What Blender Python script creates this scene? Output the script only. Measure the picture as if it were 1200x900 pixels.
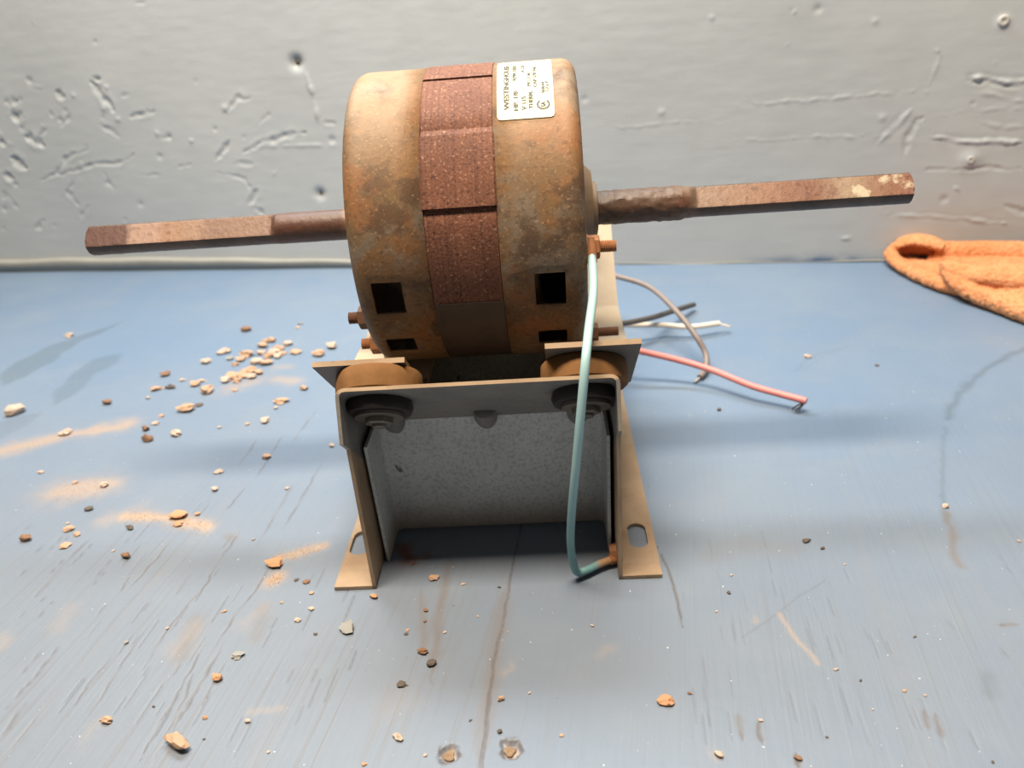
import bpy, bmesh, math, random
import numpy as np
from mathutils import Vector, Matrix, noise as mnoise

for o in list(bpy.data.objects):
    bpy.data.objects.remove(o)
scene = bpy.context.scene
COL = scene.collection
random.seed(7)
rng = np.random.default_rng(11)

# ------------------------------------------------------------------ camera
FPX, PITCH, ROLL, CAM_H = 924.73, 0.4584, -0.0797, 0.2486
cr, sr = math.cos(ROLL), math.sin(ROLL)
_f = Vector((0, math.cos(PITCH), -math.sin(PITCH)))
_u = Vector((0, math.sin(PITCH), math.cos(PITCH)))
_r = Vector((1, 0, 0))
CR, CU, CF = _r * cr + _u * sr, _u * cr - _r * sr, _f
CAM = Vector((0, 0, CAM_H))
cd = bpy.data.cameras.new('camera')
cam = bpy.data.objects.new('camera', cd)
COL.objects.link(cam)
M4 = Matrix((CR, CU, -CF)).transposed().to_4x4()
M4.translation = CAM
cam.matrix_world = M4
cd.sensor_fit = 'HORIZONTAL'
cd.sensor_width = 36.0
cd.lens = FPX * 36.0 / 1200.0
cd.clip_start = 0.01
cd.clip_end = 50
cd.dof.use_dof = True
cd.dof.focus_distance = 0.335
cd.dof.aperture_fstop = 11.0
scene.camera = cam

# ------------------------------------------------------------------ light
world = bpy.data.worlds.new('world')
scene.world = world
world.use_nodes = True
world.node_tree.nodes['Background'].inputs[0].default_value = (0.95, 0.97, 1.0, 1)
world.node_tree.nodes['Background'].inputs[1].default_value = 0.06


def tube_light(name, loc, target, sx, sy, power, col, rz=0.0):
    ld = bpy.data.lights.new(name, 'AREA')
    ld.shape = 'RECTANGLE'
    ld.size, ld.size_y = sx, sy
    ld.energy = power
    ld.color = col
    o = bpy.data.objects.new(name, ld)
    COL.objects.link(o)
    o.location = loc
    d = (Vector(target) - Vector(loc)).normalized()
    z = -d
    x = Vector((math.cos(rz), math.sin(rz), 0))
    x = (x - z * x.dot(z)).normalized()
    y = z.cross(x)
    m = Matrix((x, y, z)).transposed().to_4x4()
    m.translation = Vector(loc)
    o.matrix_world = m
    return o


# two shop strip lights: one overhead (slightly in front), one high up by the wall
tube_light('overhead_strip_light', (-0.12, 0.17, 1.30), (-0.02, 0.39, 0.0), 0.60, 0.26, 35.0, (1.0, 0.85, 0.66), -0.06)
tube_light('wall_strip_light', (-0.10, 0.725, 0.80), (-0.02, 0.37, 0.0), 0.70, 0.10, 7.2, (0.85, 0.96, 1.0), -0.1)

vs = scene.view_settings
vs.view_transform = 'Standard'
vs.look = 'None'
vs.gamma = 1.0
vs.use_curve_mapping = False
vs.exposure = 0.0

# ------------------------------------------------------------------ helpers
WALL_Y, WALL_T = 0.7777, math.tan(-0.2204)


def ray(x, y):
    return CF + CR * ((x - 600) / FPX) - CU * ((y - 450) / FPX)


def tabp(x, y, h=0.0):
    """point of the photograph carried onto the table plane (or a height h above it)"""
    d = ray(x, y)
    return CAM + d * ((h - CAM_H) / d.z)


def wallp(x, y):
    """-> (t along the wall, z) on the wall plane"""
    d = ray(x, y)
    k = (WALL_Y - CAM.y + WALL_T * CAM.x) / (d.y - WALL_T * d.x)
    P = CAM + d * k
    return P.x, P.z


def link(name, me, mat=None, parent=None, smooth=False):
    o = bpy.data.objects.new(name, me)
    COL.objects.link(o)
    if mat:
        me.materials.append(mat)
    if parent:
        o.parent = parent
    if smooth:
        me.polygons.foreach_set('use_smooth', [True] * len(me.polygons))
    return o


def from_bm(name, bm, mat, parent=None, smooth=False, autosharp=None):
    bmesh.ops.recalc_face_normals(bm, faces=bm.faces)
    me = bpy.data.meshes.new(name)
    bm.to_mesh(me)
    bm.free()
    o = link(name, me, mat, parent, smooth)
    if autosharp:
        me.set_sharp_from_angle(angle=math.radians(autosharp))
    return o


def tag(o, label=None, cat=None, group=None, kind=None):
    if label: o['label'] = label
    if cat: o['category'] = cat
    if group: o['group'] = group
    if kind: o['kind'] = kind
    return o


def empty(name, loc, rz=0):
    o = bpy.data.objects.new(name, None)
    COL.objects.link(o)
    o.location = loc
    o.rotation_euler = (0, 0, rz)
    o.empty_display_size = 0.02
    return o


def add_box(bm, a, b):
    vs_ = [bm.verts.new((x, y, z)) for x in (a[0], b[0]) for y in (a[1], b[1]) for z in (a[2], b[2])]
    for f in ((0, 1, 3, 2), (4, 6, 7, 5), (0, 4, 5, 1), (2, 3, 7, 6), (0, 2, 6, 4), (1, 5, 7, 3)):
        bm.faces.new([vs_[i] for i in f])


def extrude_poly(bm, pts, vec):
    """closed planar polygon of Vectors extruded along vec"""
    vec = Vector(vec)
    a = [bm.verts.new(p) for p in pts]
    b = [bm.verts.new(Vector(p) + vec) for p in pts]
    n = len(pts)
    for i in range(n):
        bm.faces.new((a[i], a[(i + 1) % n], b[(i + 1) % n], b[i]))
    f1 = bm.faces.new(a[::-1])
    f2 = bm.faces.new(b)
    bmesh.ops.triangulate(bm, faces=[f1, f2])


def round_path(pts, r, n=6):
    """polyline of 2d points with rounded inner corners"""
    out = [Vector(pts[0])]
    for i in range(1, len(pts) - 1):
        p0, p1, p2 = Vector(pts[i - 1]), Vector(pts[i]), Vector(pts[i + 1])
        d0, d1 = (p0 - p1).normalized(), (p2 - p1).normalized()
        ang = d0.angle(d1)
        t = r / math.tan(ang / 2)
        a, b = p1 + d0 * t, p1 + d1 * t
        for k in range(n + 1):
            s = k / n
            out.append(a * (1 - s) ** 2 + p1 * 2 * s * (1 - s) + b * s * s)
    out.append(Vector(pts[-1]))
    return out


def thick(path, t):
    """closed outline of a 2d path given thickness t (to the right of travel)"""
    off = []
    n = len(path)
    for i in range(n):
        d = (path[min(i + 1, n - 1)] - path[max(i - 1, 0)]).normalized()
        off.append(path[i] + Vector((d.y, -d.x)) * t)
    return list(path) + off[::-1]


def sheet(bm, path, t, fn, vec):
    """thick bent sheet: quads instead of ngons. fn maps 2d -> 3d, vec = extrusion"""
    vec = Vector(vec)
    n = len(path)
    ring = thick(path, t)
    a = [bm.verts.new(fn(p)) for p in ring]
    b = [bm.verts.new(Vector(fn(p)) + vec) for p in ring]
    m = len(ring)
    for i in range(m):
        bm.faces.new((a[i], a[(i + 1) % m], b[(i + 1) % m], b[i]))
    for i in range(n - 1):
        j = m - 1 - i
        bm.faces.new((a[i], a[i + 1], a[j - 1], a[j]))
        bm.faces.new((b[i], b[i + 1], b[j - 1], b[j]))


def lathe(bm, prof, axis_fn, seg=32, caps=True):
    """prof: list of (s, r); axis_fn(s, r, ang)-> point"""
    rings = []
    for s, r in prof:
        rings.append([bm.verts.new(axis_fn(s, r, 2 * math.pi * k / seg)) for k in range(seg)])
    for i in range(len(rings) - 1):
        for k in range(seg):
            bm.faces.new((rings[i][k], rings[i][(k + 1) % seg], rings[i + 1][(k + 1) % seg], rings[i + 1][k]))
    if caps:
        bm.faces.new(rings[0][::-1])
        bm.faces.new(rings[-1])
    return rings


def axis_u(v0, h0):
    return lambda s, r, a: (s, v0 + r * math.cos(a), h0 + r * math.sin(a))


def axis_dir(org, d):
    d = Vector(d).normalized()
    x = d.orthogonal().normalized()
    y = d.cross(x)
    org = Vector(org)
    return lambda s, r, a: org + d * s + x * (r * math.cos(a)) + y * (r * math.sin(a))


def catmull(pts, n=10):
    pts = [Vector(p) for p in pts]
    P = [pts[0] * 2 - pts[1]] + pts + [pts[-1] * 2 - pts[-2]]
    out = []
    for i in range(1, len(P) - 2):
        for k in range(n):
            t = k / n
            a, b, c, d = P[i - 1], P[i], P[i + 1], P[i + 2]
            out.append(0.5 * ((2 * b) + (c - a) * t + (2 * a - 5 * b + 4 * c - d) * t * t + (3 * b - a - 3 * c + d) * t ** 3))
    out.append(pts[-1])
    return out


def tube(bm, path, rad, seg=10, wob=0.0):
    """tube along 3d path; rad is a number or function of 0..1"""
    n = len(path)
    rings = []
    nrm = None
    for i in range(n):
        d = (path[min(i + 1, n - 1)] - path[max(i - 1, 0)]).normalized()
        if nrm is None:
            nrm = d.orthogonal().normalized()
        nrm = (nrm - d * nrm.dot(d)).normalized()
        bi = d.cross(nrm)
        r = rad(i / (n - 1)) if callable(rad) else rad
        rings.append([bm.verts.new(path[i] + (nrm * math.cos(2 * math.pi * k / seg) + bi * math.sin(2 * math.pi * k / seg)) * r)
                      for k in range(seg)])
    for i in range(n - 1):
        for k in range(seg):
            bm.faces.new((rings[i][k], rings[i][(k + 1) % seg], rings[i + 1][(k + 1) % seg], rings[i + 1][k]))
    bm.faces.new(rings[0][::-1])
    bm.faces.new(rings[-1])


# numpy value noise
def vnoise(x, y, seed=0):
    xi = np.floor(x).astype(np.int64); yi = np.floor(y).astype(np.int64)
    fx = x - xi; fy = y - yi
    fx = fx * fx * (3 - 2 * fx); fy = fy * fy * (3 - 2 * fy)

    def h(a, b):
        n = (a * 374761393 + b * 668265263 + seed * 982451653) & 0x7fffffff
        n = ((n ^ (n >> 13)) * 1274126177) & 0x7fffffff
        return ((n ^ (n >> 16)) & 0xffff) / 65535.0
    return (h(xi, yi) * (1 - fx) + h(xi + 1, yi) * fx) * (1 - fy) + (h(xi, yi + 1) * (1 - fx) + h(xi + 1, yi + 1) * fx) * fy


def fbm(x, y, seed=0, o=4):
    s = 0; a = 0.5
    for k in range(o):
        s = s + a * vnoise(x, y, seed + k * 17); x = x * 2.03; y = y * 2.03; a *= 0.5
    return s


def seg_dist(X, Y, pts):
    """distance to a polyline and position 0..1 along it"""
    best = np.full(X.shape, 1e9); par = np.zeros(X.shape)
    L = [0]
    for i in range(len(pts) - 1):
        L.append(L[-1] + math.dist(pts[i], pts[i + 1]))
    for i in range(len(pts) - 1):
        ax, ay = pts[i]; bx, by = pts[i + 1]
        dx, dy = bx - ax, by - ay
        l2 = dx * dx + dy * dy + 1e-18
        t = np.clip(((X - ax) * dx + (Y - ay) * dy) / l2, 0, 1)
        d = np.hypot(X - ax - t * dx, Y - ay - t * dy)
        m = d < best
        best[m] = d[m]
        par[m] = (L[i] + t[m] * math.sqrt(l2)) / L[-1]
    return best, par


def spaced(breaks):
    """breaks: list of (start, end, step)"""
    out = []
    for a, b, s in breaks:
        n = max(1, int(round((b - a) / s)))
        out += list(a + (b - a) * np.arange(n) / n)
    out.append(breaks[-1][1])
    return np.array(out)


def grid_mesh(name, X, Y, Z, attrs):
    ny, nx = X.shape
    me = bpy.data.meshes.new(name)
    co = np.stack([X, Y, Z], -1).reshape(-1, 3).astype(np.float32)
    idx = np.arange(ny * nx).reshape(ny, nx)
    q = np.stack([idx[:-1, :-1], idx[:-1, 1:], idx[1:, 1:], idx[1:, :-1]], -1).reshape(-1)
    nf = len(q) // 4
    me.vertices.add(len(co)); me.vertices.foreach_set('co', co.reshape(-1))
    me.loops.add(len(q)); me.loops.foreach_set('vertex_index', q.astype(np.int32))
    me.polygons.add(nf)
    me.polygons.foreach_set('loop_start', np.arange(0, nf * 4, 4, dtype=np.int32))
    me.polygons.foreach_set('use_smooth', np.ones(nf, dtype=bool))
    for k, v in attrs.items():
        a = me.attributes.new(k, 'FLOAT', 'POINT')
        a.data.foreach_set('value', np.clip(v, 0, 1).reshape(-1).astype(np.float32))
    me.update(calc_edges=True)
    return me


# ------------------------------------------------------------------ materials
def srgb(r, g, b):
    f = lambda c: (c / 255 / 12.92) if c <= 10 else ((c / 255 + 0.055) / 1.055) ** 2.4
    return (f(r), f(g), f(b), 1)


class NT:
    def __init__(self, name, rough=0.6, metal=0.0, spec=0.5):
        self.m = bpy.data.materials.new(name)
        self.m.use_nodes = True
        self.t = self.m.node_tree
        self.b = self.t.nodes['Principled BSDF']
        self.b.inputs['Roughness'].default_value = rough
        self.b.inputs['Metallic'].default_value = metal
        self.b.inputs['Specular IOR Level'].default_value = spec
        self.co = self.t.nodes.new('ShaderNodeTexCoord').outputs['Object']

    def n(self, kind, **kw):
        return self.t.nodes.new(kind)

    def l(self, a, b):
        self.t.links.new(a, b)

    def map(self, scale=(1, 1, 1), rot=(0, 0, 0), src=None):
        m = self.n('ShaderNodeMapping')
        m.inputs['Scale'].default_value = scale
        m.inputs['Rotation'].default_value = rot
        self.l(src or self.co, m.inputs['Vector'])
        return m.outputs[0]

    def noise(self, scale, detail=4, rough=0.55, vec=None, dist=0.0):
        n = self.n('ShaderNodeTexNoise')
        n.inputs['Scale'].default_value = scale
        n.inputs['Detail'].default_value = detail
        n.inputs['Roughness'].default_value = rough
        n.inputs['Distortion'].default_value = dist
        self.l(vec or self.co, n.inputs['Vector'])
        return n.outputs['Fac']

    def attr(self, name):
        a = self.n('ShaderNodeAttribute')
        a.attribute_name = name
        return a.outputs['Fac']

    def ramp(self, fac, stops, interp='LINEAR'):
        r = self.n('ShaderNodeValToRGB')
        cr_ = r.color_ramp
        cr_.interpolation = interp
        while len(cr_.elements) < len(stops):
            cr_.elements.new(0.5)
        for e, (p, c) in zip(cr_.elements, stops):
            e.position = p
            e.color = c if len(c) == 4 else (*c, 1)
        self.l(fac, r.inputs[0])
        return r.outputs[0]

    def step(self, fac, a, b):
        m = self.n('ShaderNodeMapRange')
        m.interpolation_type = 'SMOOTHSTEP'
        m.inputs[1].default_value = a
        m.inputs[2].default_value = b
        self.l(fac, m.inputs[0])
        return m.outputs[0]

    def mix(self, fac, a, b, mode='MIX'):
        m = self.n('ShaderNodeMix')
        m.data_type = 'RGBA'
        m.blend_type = mode
        for i, v in ((0, fac), (6, a), (7, b)):
            if isinstance(v, (tuple, float, int)):
                m.inputs[i].default_value = v
            else:
                self.l(v, m.inputs[i])
        return m.outputs[2]

    def math(self, op, a, b=0.0):
        m = self.n('ShaderNodeMath')
        m.operation = op
        for i, v in ((0, a), (1, b)):
            if isinstance(v, (float, int)):
                m.inputs[i].default_value = v
            else:
                self.l(v, m.inputs[i])
        return m.outputs[0]

    def sep(self, src=None):
        s = self.n('ShaderNodeSeparateXYZ')
        self.l(src or self.co, s.inputs[0])
        return s.outputs

    def bump(self, h, strength=0.5, dist=0.001, prev=None):
        b = self.n('ShaderNodeBump')
        b.inputs['Strength'].default_value = strength
        b.inputs['Distance'].default_value = dist
        self.l(h, b.inputs['Height'])
        if prev:
            self.l(prev, b.inputs['Normal'])
        self.l(b.outputs[0], self.b.inputs['Normal'])
        return b.outputs[0]

    def color(self, c):
        if isinstance(c, tuple):
            self.b.inputs['Base Color'].default_value = c
        else:
            self.l(c, self.b.inputs['Base Color'])
        return self

    def rough(self, v):
        self.l(v, self.b.inputs['Roughness'])


GRAIN = 0.15   # grain direction of the board in the motor's frame: clockwise from +Y
TURN_ANGLE = 0.2204
MAT = {}


def build_materials():
    # painted bench top
    t = NT('blue_painted_plywood', 0.48, spec=0.4)
    gv = t.map((430, 6, 1), (0, 0, GRAIN - TURN_ANGLE))
    g = t.noise(1.0, 5, 0.6, gv, 0.6)
    gv2 = t.map((60, 2.2, 1), (0, 0, GRAIN - TURN_ANGLE))
    g2 = t.noise(1.0, 4, 0.6, gv2, 0.8)
    big = t.noise(4.0, 4, 0.6)
    blot = t.noise(22, 5, 0.6)
    base = t.mix(t.step(big, 0.35, 0.68), srgb(106, 127, 153), srgb(117, 134, 155))
    base = t.mix(t.math('MULTIPLY', t.attr('greyed'), 0.85), base, srgb(119, 126, 137))
    base = t.mix(t.math('MULTIPLY', t.step(blot, 0.45, 0.75), 0.25), base, srgb(132, 139, 148))
    worn = t.attr('worn')
    lines = t.math('MULTIPLY', t.step(g, 0.53, 0.68), worn)
    base = t.mix(t.math('MULTIPLY', lines, 0.6), base, srgb(112, 102, 92))
    base = t.mix(t.math('MULTIPLY', t.math('MULTIPLY', t.step(g2, 0.58, 0.74), worn), 0.35), base, srgb(140, 128, 116))
    base = t.mix(t.math('MULTIPLY', t.attr('stain'), 0.55), base, srgb(72, 86, 92))
    base = t.mix(t.math('MULTIPLY', t.attr('grime_and_tint'), 0.7), base, srgb(116, 98, 78))
    base = t.mix(t.math('MULTIPLY', t.attr('groove'), 0.75), base, srgb(78, 62, 48))
    dn = t.noise(900, 2, 0.7)
    df = t.math('MULTIPLY', t.math('MULTIPLY', t.attr('dust'), 0.8), t.step(dn, 0.1, 0.6))
    base = t.mix(df, base, srgb(184, 154, 124))
    base = t.mix(t.attr('rustdust'), base, srgb(120, 72, 48))
    spk = t.noise(520, 2, 0.5)
    base = t.mix(t.step(spk, 0.745, 0.78), base, srgb(225, 225, 222))
    spk2 = t.noise(330, 3, 0.5)
    base = t.mix(t.math('MULTIPLY', t.step(spk2, 0.25, 0.22), 0.6), base, srgb(80, 76, 72))
    t.color(base)
    nb = t.bump(g, 0.35, 0.0006)
    t.bump(t.noise(140, 4), 0.25, 0.0008, nb)
    MAT['table'] = t.m

    # grey painted wall
    t = NT('grey_painted_plaster', 0.42, spec=0.45)
    big = t.noise(3.0, 4)
    base = t.mix(t.step(big, 0.3, 0.7), srgb(170, 175, 179), srgb(182, 186, 189))
    base = t.mix(t.math('MULTIPLY', t.step(t.noise(30, 5), 0.5, 0.75), 0.15), base, srgb(160, 162, 158))
    base = t.mix(t.math('MULTIPLY', t.attr('dirt'), 0.8), base, srgb(92, 90, 84))
    base = t.mix(t.attr('bluepaint'), base, srgb(72, 98, 132))
    t.color(base)
    hv = t.map((26, 26, 150))
    nb = t.bump(t.noise(1.0, 4, 0.55, hv), 0.15, 0.0008)
    t.bump(t.noise(60, 5), 0.2, 0.001, nb)
    MAT['wall'] = t.m
    t = NT('pale_caulk', 0.5)
    t.color(t.mix(t.noise(40, 4), srgb(158, 157, 151), srgb(142, 141, 135)))
    t.bump(t.noise(70, 4), 0.4, 0.001)
    MAT['caulk'] = t.m

    # rusty sheet steel of the end shells
    t = NT('rusty_brown_sheet_steel', 0.62, 0.0, 0.4)
    a = t.noise(22, 5, 0.6, None, 0.4)
    b_ = t.noise(34, 6, 0.65)
    c = t.noise(420, 3, 0.6)
    base = t.mix(t.step(a, 0.38, 0.62), srgb(112, 90, 65), srgb(132, 97, 62))
    base = t.mix(t.math('MULTIPLY', t.step(b_, 0.50, 0.62), 0.55), base, srgb(152, 98, 58))
    d = t.noise(27, 5, 0.6, t.map((1, 1, 1), (1.1, 0.4, 0.7)))
    base = t.mix(t.math('MULTIPLY', t.step(d, 0.50, 0.60), 0.85), base, srgb(126, 112, 96))
    e = t.noise(48, 5, 0.6, t.map((1, 1, 1), (2.1, 0.9, 0.2)))
    base = t.mix(t.math('MULTIPLY', t.step(e, 0.54, 0.64), 0.75), base, srgb(86, 64, 48))
    base = t.mix(t.math('MULTIPLY', t.step(c, 0.50, 0.70), 0.5), base, srgb(84, 58, 40))
    c2 = t.noise(760, 2, 0.6)
    base = t.mix(t.math('MULTIPLY', t.step(c2, 0.58, 0.72), 0.45), base, srgb(190, 148, 106))
    geo = t.n('ShaderNodeNewGeometry')
    nz = t.sep(geo.outputs['Normal'])[2]
    upfacing = t.math('MULTIPLY', t.step(nz, 0.35, 1.0), t.step(t.noise(60, 4), 0.25, 0.6))  # paler tan tone on faces that look upward
    base = t.mix(t.math('MULTIPLY', upfacing, 0.5), base, srgb(176, 148, 118))
    t.color(base)
    nb = t.bump(c, 0.25, 0.0006)
    t.bump(b_, 0.2, 0.001, nb)
    MAT['shell'] = t.m

    # laminated stator steel, coarse red-brown rust
    t = NT('red_brown_laminated_steel', 0.72, 0, 0.35)
    c = t.noise(800, 3, 0.65)
    a = t.noise(40, 4)
    lam = t.noise(1.0, 2, 0.5, t.map((900, 14, 14)))
    base = t.mix(t.step(a, 0.3, 0.7), srgb(110, 69, 51), srgb(128, 83, 63))
    base = t.mix(t.math('MULTIPLY', t.step(lam, 0.5, 0.7), 0.5), base, srgb(84, 48, 40))
    base = t.mix(t.math('MULTIPLY', t.step(c, 0.58, 0.70), 0.7), base, srgb(186, 148, 124))
    base = t.mix(t.math('MULTIPLY', t.step(c, 0.44, 0.34), 0.8), base, srgb(58, 34, 28))
    t.color(base)
    nb = t.bump(lam, 0.5, 0.0006)
    t.bump(c, 0.5, 0.0006, nb)
    MAT['stator'] = t.m

    # shaft: bands of wear along its length
    t = NT('rusted_shaft_steel', 0.5, 0.0, 0.5)
    X = t.sep()[0]
    n1 = t.noise(70, 5, 0.6)
    xx = t.math('ADD', X, t.math('MULTIPLY', t.math('SUBTRACT', n1, 0.5), 0.012))
    fac = t.math('DIVIDE', t.math('ADD', xx, 0.205), 0.42)
    P = lambda u: (u + 0.205) / 0.42
    base = t.ramp(fac, [(0.0, srgb(104, 66, 56)), (P(-.182), srgb(108, 70, 58)), (P(-.179), srgb(186, 152, 132)),
                        (P(-.163), srgb(188, 150, 128)), (P(-.161), srgb(176, 132, 100)), (P(-.143), srgb(172, 134, 108)),
                        (P(-.137), srgb(150, 110, 86)), (P(-.108), srgb(150, 108, 82)), (P(-.102), srgb(118, 78, 62)), (P(-.07), srgb(112, 78, 62)),
                        (P(-.064), srgb(176, 128, 84)), (P(-.05), srgb(168, 120, 80)),
                        (P(.055), srgb(104, 78, 60)), (P(.095), srgb(122, 92, 72)), (P(.106), srgb(164, 130, 104)),
                        (P(.14), srgb(170, 122, 92)), (P(.16), srgb(148, 96, 70)), (P(.178), srgb(188, 160, 132)), (P(.195), srgb(164, 116, 90)), (1.0, srgb(156, 100, 78))])
    c = t.noise(300, 4, 0.65)
    base = t.mix(t.math('MULTIPLY', t.step(c, 0.52, 0.68), 0.55), base, srgb(92, 50, 36))
    p2 = t.noise(55, 4, 0.6)
    right = t.step(X, 0.15, 0.17)
    base = t.mix(t.math('MULTIPLY', t.math('MULTIPLY', right, t.step(p2, 0.55, 0.62)), 0.9), base, srgb(236, 218, 186))
    base = t.mix(t.math('MULTIPLY', t.step(p2, 0.42, 0.34), 0.45), base, srgb(120, 64, 44))
    dark = t.mix(t.step(n1, 0.35, 0.65), srgb(62, 52, 46), srgb(92, 72, 60))
    ends = t.math('MULTIPLY', t.step(t.math('ABSOLUTE', X), 0.100, 0.108), t.math('SUBTRACT', 1.0, t.attr('flat')))
    base = t.mix(0.8, base, (0.44, 0.43, 0.43, 1), 'MULTIPLY')
    base = t.mix(t.math('MULTIPLY', ends, 0.9), base, dark)
    t.color(base)
    t.bump(c, 0.4, 0.0008)
    MAT['shaft'] = t.m

    def simple(key, name, col, rough=0.6, metal=0.0, var=0.12, scale=120, bump=0.2, spec=0.5):
        t = NT(name, rough, metal, spec)
        n = t.noise(scale, 4)
        lo = tuple(x * (1 - var * 2) for x in col[:3]) + (1,)
        hi = tuple(min(1, x * (1 + var * 2)) for x in col[:3]) + (1,)
        t.color(t.mix(n, lo, hi))
        if bump:
            t.bump(n, bump, 0.0006)
        MAT[key] = t.m
        return t

    # galvanised / dusty sheet of the stand
    t = NT('dark_galvanised_sheet_with_tan_dust', 0.55, 0.0, 0.45)
    s = t.noise(330, 4, 0.7)
    a = t.noise(30, 5, 0.6)
    base = t.mix(t.step(a, 0.3, 0.7), srgb(116, 112, 108), srgb(138, 132, 124))
    base = t.mix(t.math('MULTIPLY', t.step(s, 0.5, 0.66), 0.3), base, srgb(84, 80, 78))
    geo = t.n('ShaderNodeNewGeometry')
    nz = t.sep(geo.outputs['Normal'])[2]
    ny = t.math('MULTIPLY', t.sep(geo.outputs['Normal'])[1], -1.0)
    dust = t.step(nz, 0.35, 0.8)
    base = t.mix(t.math('MULTIPLY', dust, 0.7), base, srgb(128, 112, 94))
    t.color(base)
    t.bump(s, 0.15, 0.0006)
    MAT['stand_top'] = t.m

    t = NT('speckled_galvanised_panel', 0.5, 0.0, 0.5)
    s = t.noise(560, 4, 0.75)
    sp = t.noise(75, 3, 0.5)
    a = t.noise(28, 4)
    base = t.mix(t.step(a, 0.3, 0.7), srgb(198, 199, 196), srgb(216, 216, 212))
    base = t.mix(t.math('MULTIPLY', t.step(s, 0.48, 0.62), 0.45), base, srgb(134, 132, 128))
    base = t.mix(t.math('MULTIPLY', t.step(sp, 0.71, 0.74), 0.8), base, srgb(60, 58, 55))
    z = t.sep()[2]
    base = t.mix(t.math('MULTIPLY', t.step(z, 0.022, 0.0), 0.6), base, srgb(180, 160, 136))
    t.color(base)
    t.bump(s, 0.15, 0.0005)
    MAT['panel'] = t.m

    t = NT('tan_dusty_steel', 0.65, 0, 0.35)
    s = t.noise(260, 4, 0.7)
    a = t.noise(36, 5)
    base = t.mix(t.step(a, 0.3, 0.7), srgb(148, 124, 100), srgb(172, 148, 122))
    base = t.mix(t.math('MULTIPLY', t.step(s, 0.6, 0.74), 0.45), base, srgb(104, 78, 56))
    t.color(base)
    t.bump(s, 0.2, 0.0006)
    MAT['leg'] = t.m

    t = NT('cream_dusty_cradle_steel', 0.6, 0, 0.4)
    s = t.noise(300, 4, 0.7)
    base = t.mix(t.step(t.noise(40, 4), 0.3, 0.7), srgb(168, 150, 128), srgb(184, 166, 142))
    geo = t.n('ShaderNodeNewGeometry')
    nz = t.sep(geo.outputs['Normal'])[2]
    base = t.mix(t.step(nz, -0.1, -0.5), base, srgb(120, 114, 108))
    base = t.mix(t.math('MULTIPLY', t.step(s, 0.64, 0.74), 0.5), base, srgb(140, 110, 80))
    t.color(base)
    t.bump(s, 0.2, 0.0005)
    MAT['cradle'] = t.m

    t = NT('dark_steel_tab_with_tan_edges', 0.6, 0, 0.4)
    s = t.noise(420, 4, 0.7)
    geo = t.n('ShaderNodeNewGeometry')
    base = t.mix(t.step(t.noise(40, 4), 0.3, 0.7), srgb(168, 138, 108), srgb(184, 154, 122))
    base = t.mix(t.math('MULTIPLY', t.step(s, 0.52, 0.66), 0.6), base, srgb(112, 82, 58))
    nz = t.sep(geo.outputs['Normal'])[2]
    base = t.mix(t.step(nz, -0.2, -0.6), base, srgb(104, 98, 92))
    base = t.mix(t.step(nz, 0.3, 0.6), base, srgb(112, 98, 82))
    t.color(base)
    t.bump(s, 0.3, 0.0006)
    MAT['tab'] = t.m

    simple('rubber', 'dust_caked_rubber', srgb(126, 90, 56), 0.85, 0, 0.14, 160, 0.5, 0.2)
    simple('stator_lower', 'dark_brown_smooth_steel', srgb(72, 58, 50), 0.5, 0.0, 0.15, 180, 0.2)
    simple('rubber_dark', 'black_rubber', srgb(46, 38, 34), 0.5, 0, 0.1, 200, 0.1)
    simple('steel', 'dull_grey_steel', srgb(120, 112, 102), 0.45, 0.3, 0.12, 200, 0.2)
    simple('nut', 'rusty_orange_steel', srgb(158, 104, 66), 0.65, 0.0, 0.18, 260, 0.4)
    simple('nut_dark', 'dark_brown_rusted_steel', srgb(104, 72, 52), 0.65, 0.0, 0.18, 260, 0.4)
    simple('coil', 'dark_lacquered_copper_wire', srgb(120, 98, 80), 0.4, 0.0, 0.2, 220, 0.2)
    simple('rotor', 'blackened_rotor_steel', srgb(34, 30, 28), 0.5, 0.0, 0.1)
    simple('boss', 'grey_brown_bearing_housing', srgb(130, 108, 84), 0.6, 0.0, 0.16, 160, 0.3)
    simple('ink', 'black_label_ink', srgb(40, 40, 30), 0.6, 0, 0.02, 100, 0)
    simple('sticker', 'cream_label_paper', srgb(222, 212, 170), 0.45, 0, 0.02, 60, 0)
    simple('wire_grey', 'grey_wire_insulation', srgb(134, 122, 118), 0.5, 0, 0.08, 90, 0.1)
    simple('wire_black', 'charcoal_wire_insulation', srgb(84, 80, 78), 0.5, 0, 0.15, 60, 0.1)
    simple('wire_white', 'white_wire_insulation', srgb(226, 214, 198), 0.5, 0, 0.04, 90, 0.1)
    simple('wire_pink', 'pink_red_wire_insulation', srgb(216, 132, 126), 0.45, 0, 0.08, 60, 0.1)
    simple('strand', 'tinned_copper_strand', srgb(176, 168, 158), 0.4, 0.5, 0.1, 200, 0)
    simple('strand_dark', 'tarnished_copper_strand', srgb(92, 86, 84), 0.5, 0.3, 0.1, 200, 0)
    simple('screw', 'painted_screw_head', srgb(186, 184, 178), 0.45, 0, 0.06, 120, 0.2)
    simple('screw_dark', 'dark_screw_head', srgb(92, 88, 80), 0.5, 0.2, 0.1, 120, 0.2)
    simple('hole_wood', 'splintered_bare_wood', srgb(140, 116, 92), 0.8, 0, 0.2, 300, 0.6)
    simple('chip_tan', 'tan_rust_flake', srgb(188, 154, 128), 0.8, 0, 0.14, 300, 0.4)
    simple('chip_pale', 'pale_plaster_chip', srgb(192, 170, 154), 0.8, 0, 0.08, 300, 0.4)
    simple('chip_brown', 'brown_rust_flake', srgb(140, 106, 82), 0.8, 0, 0.16, 300, 0.5)
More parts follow.
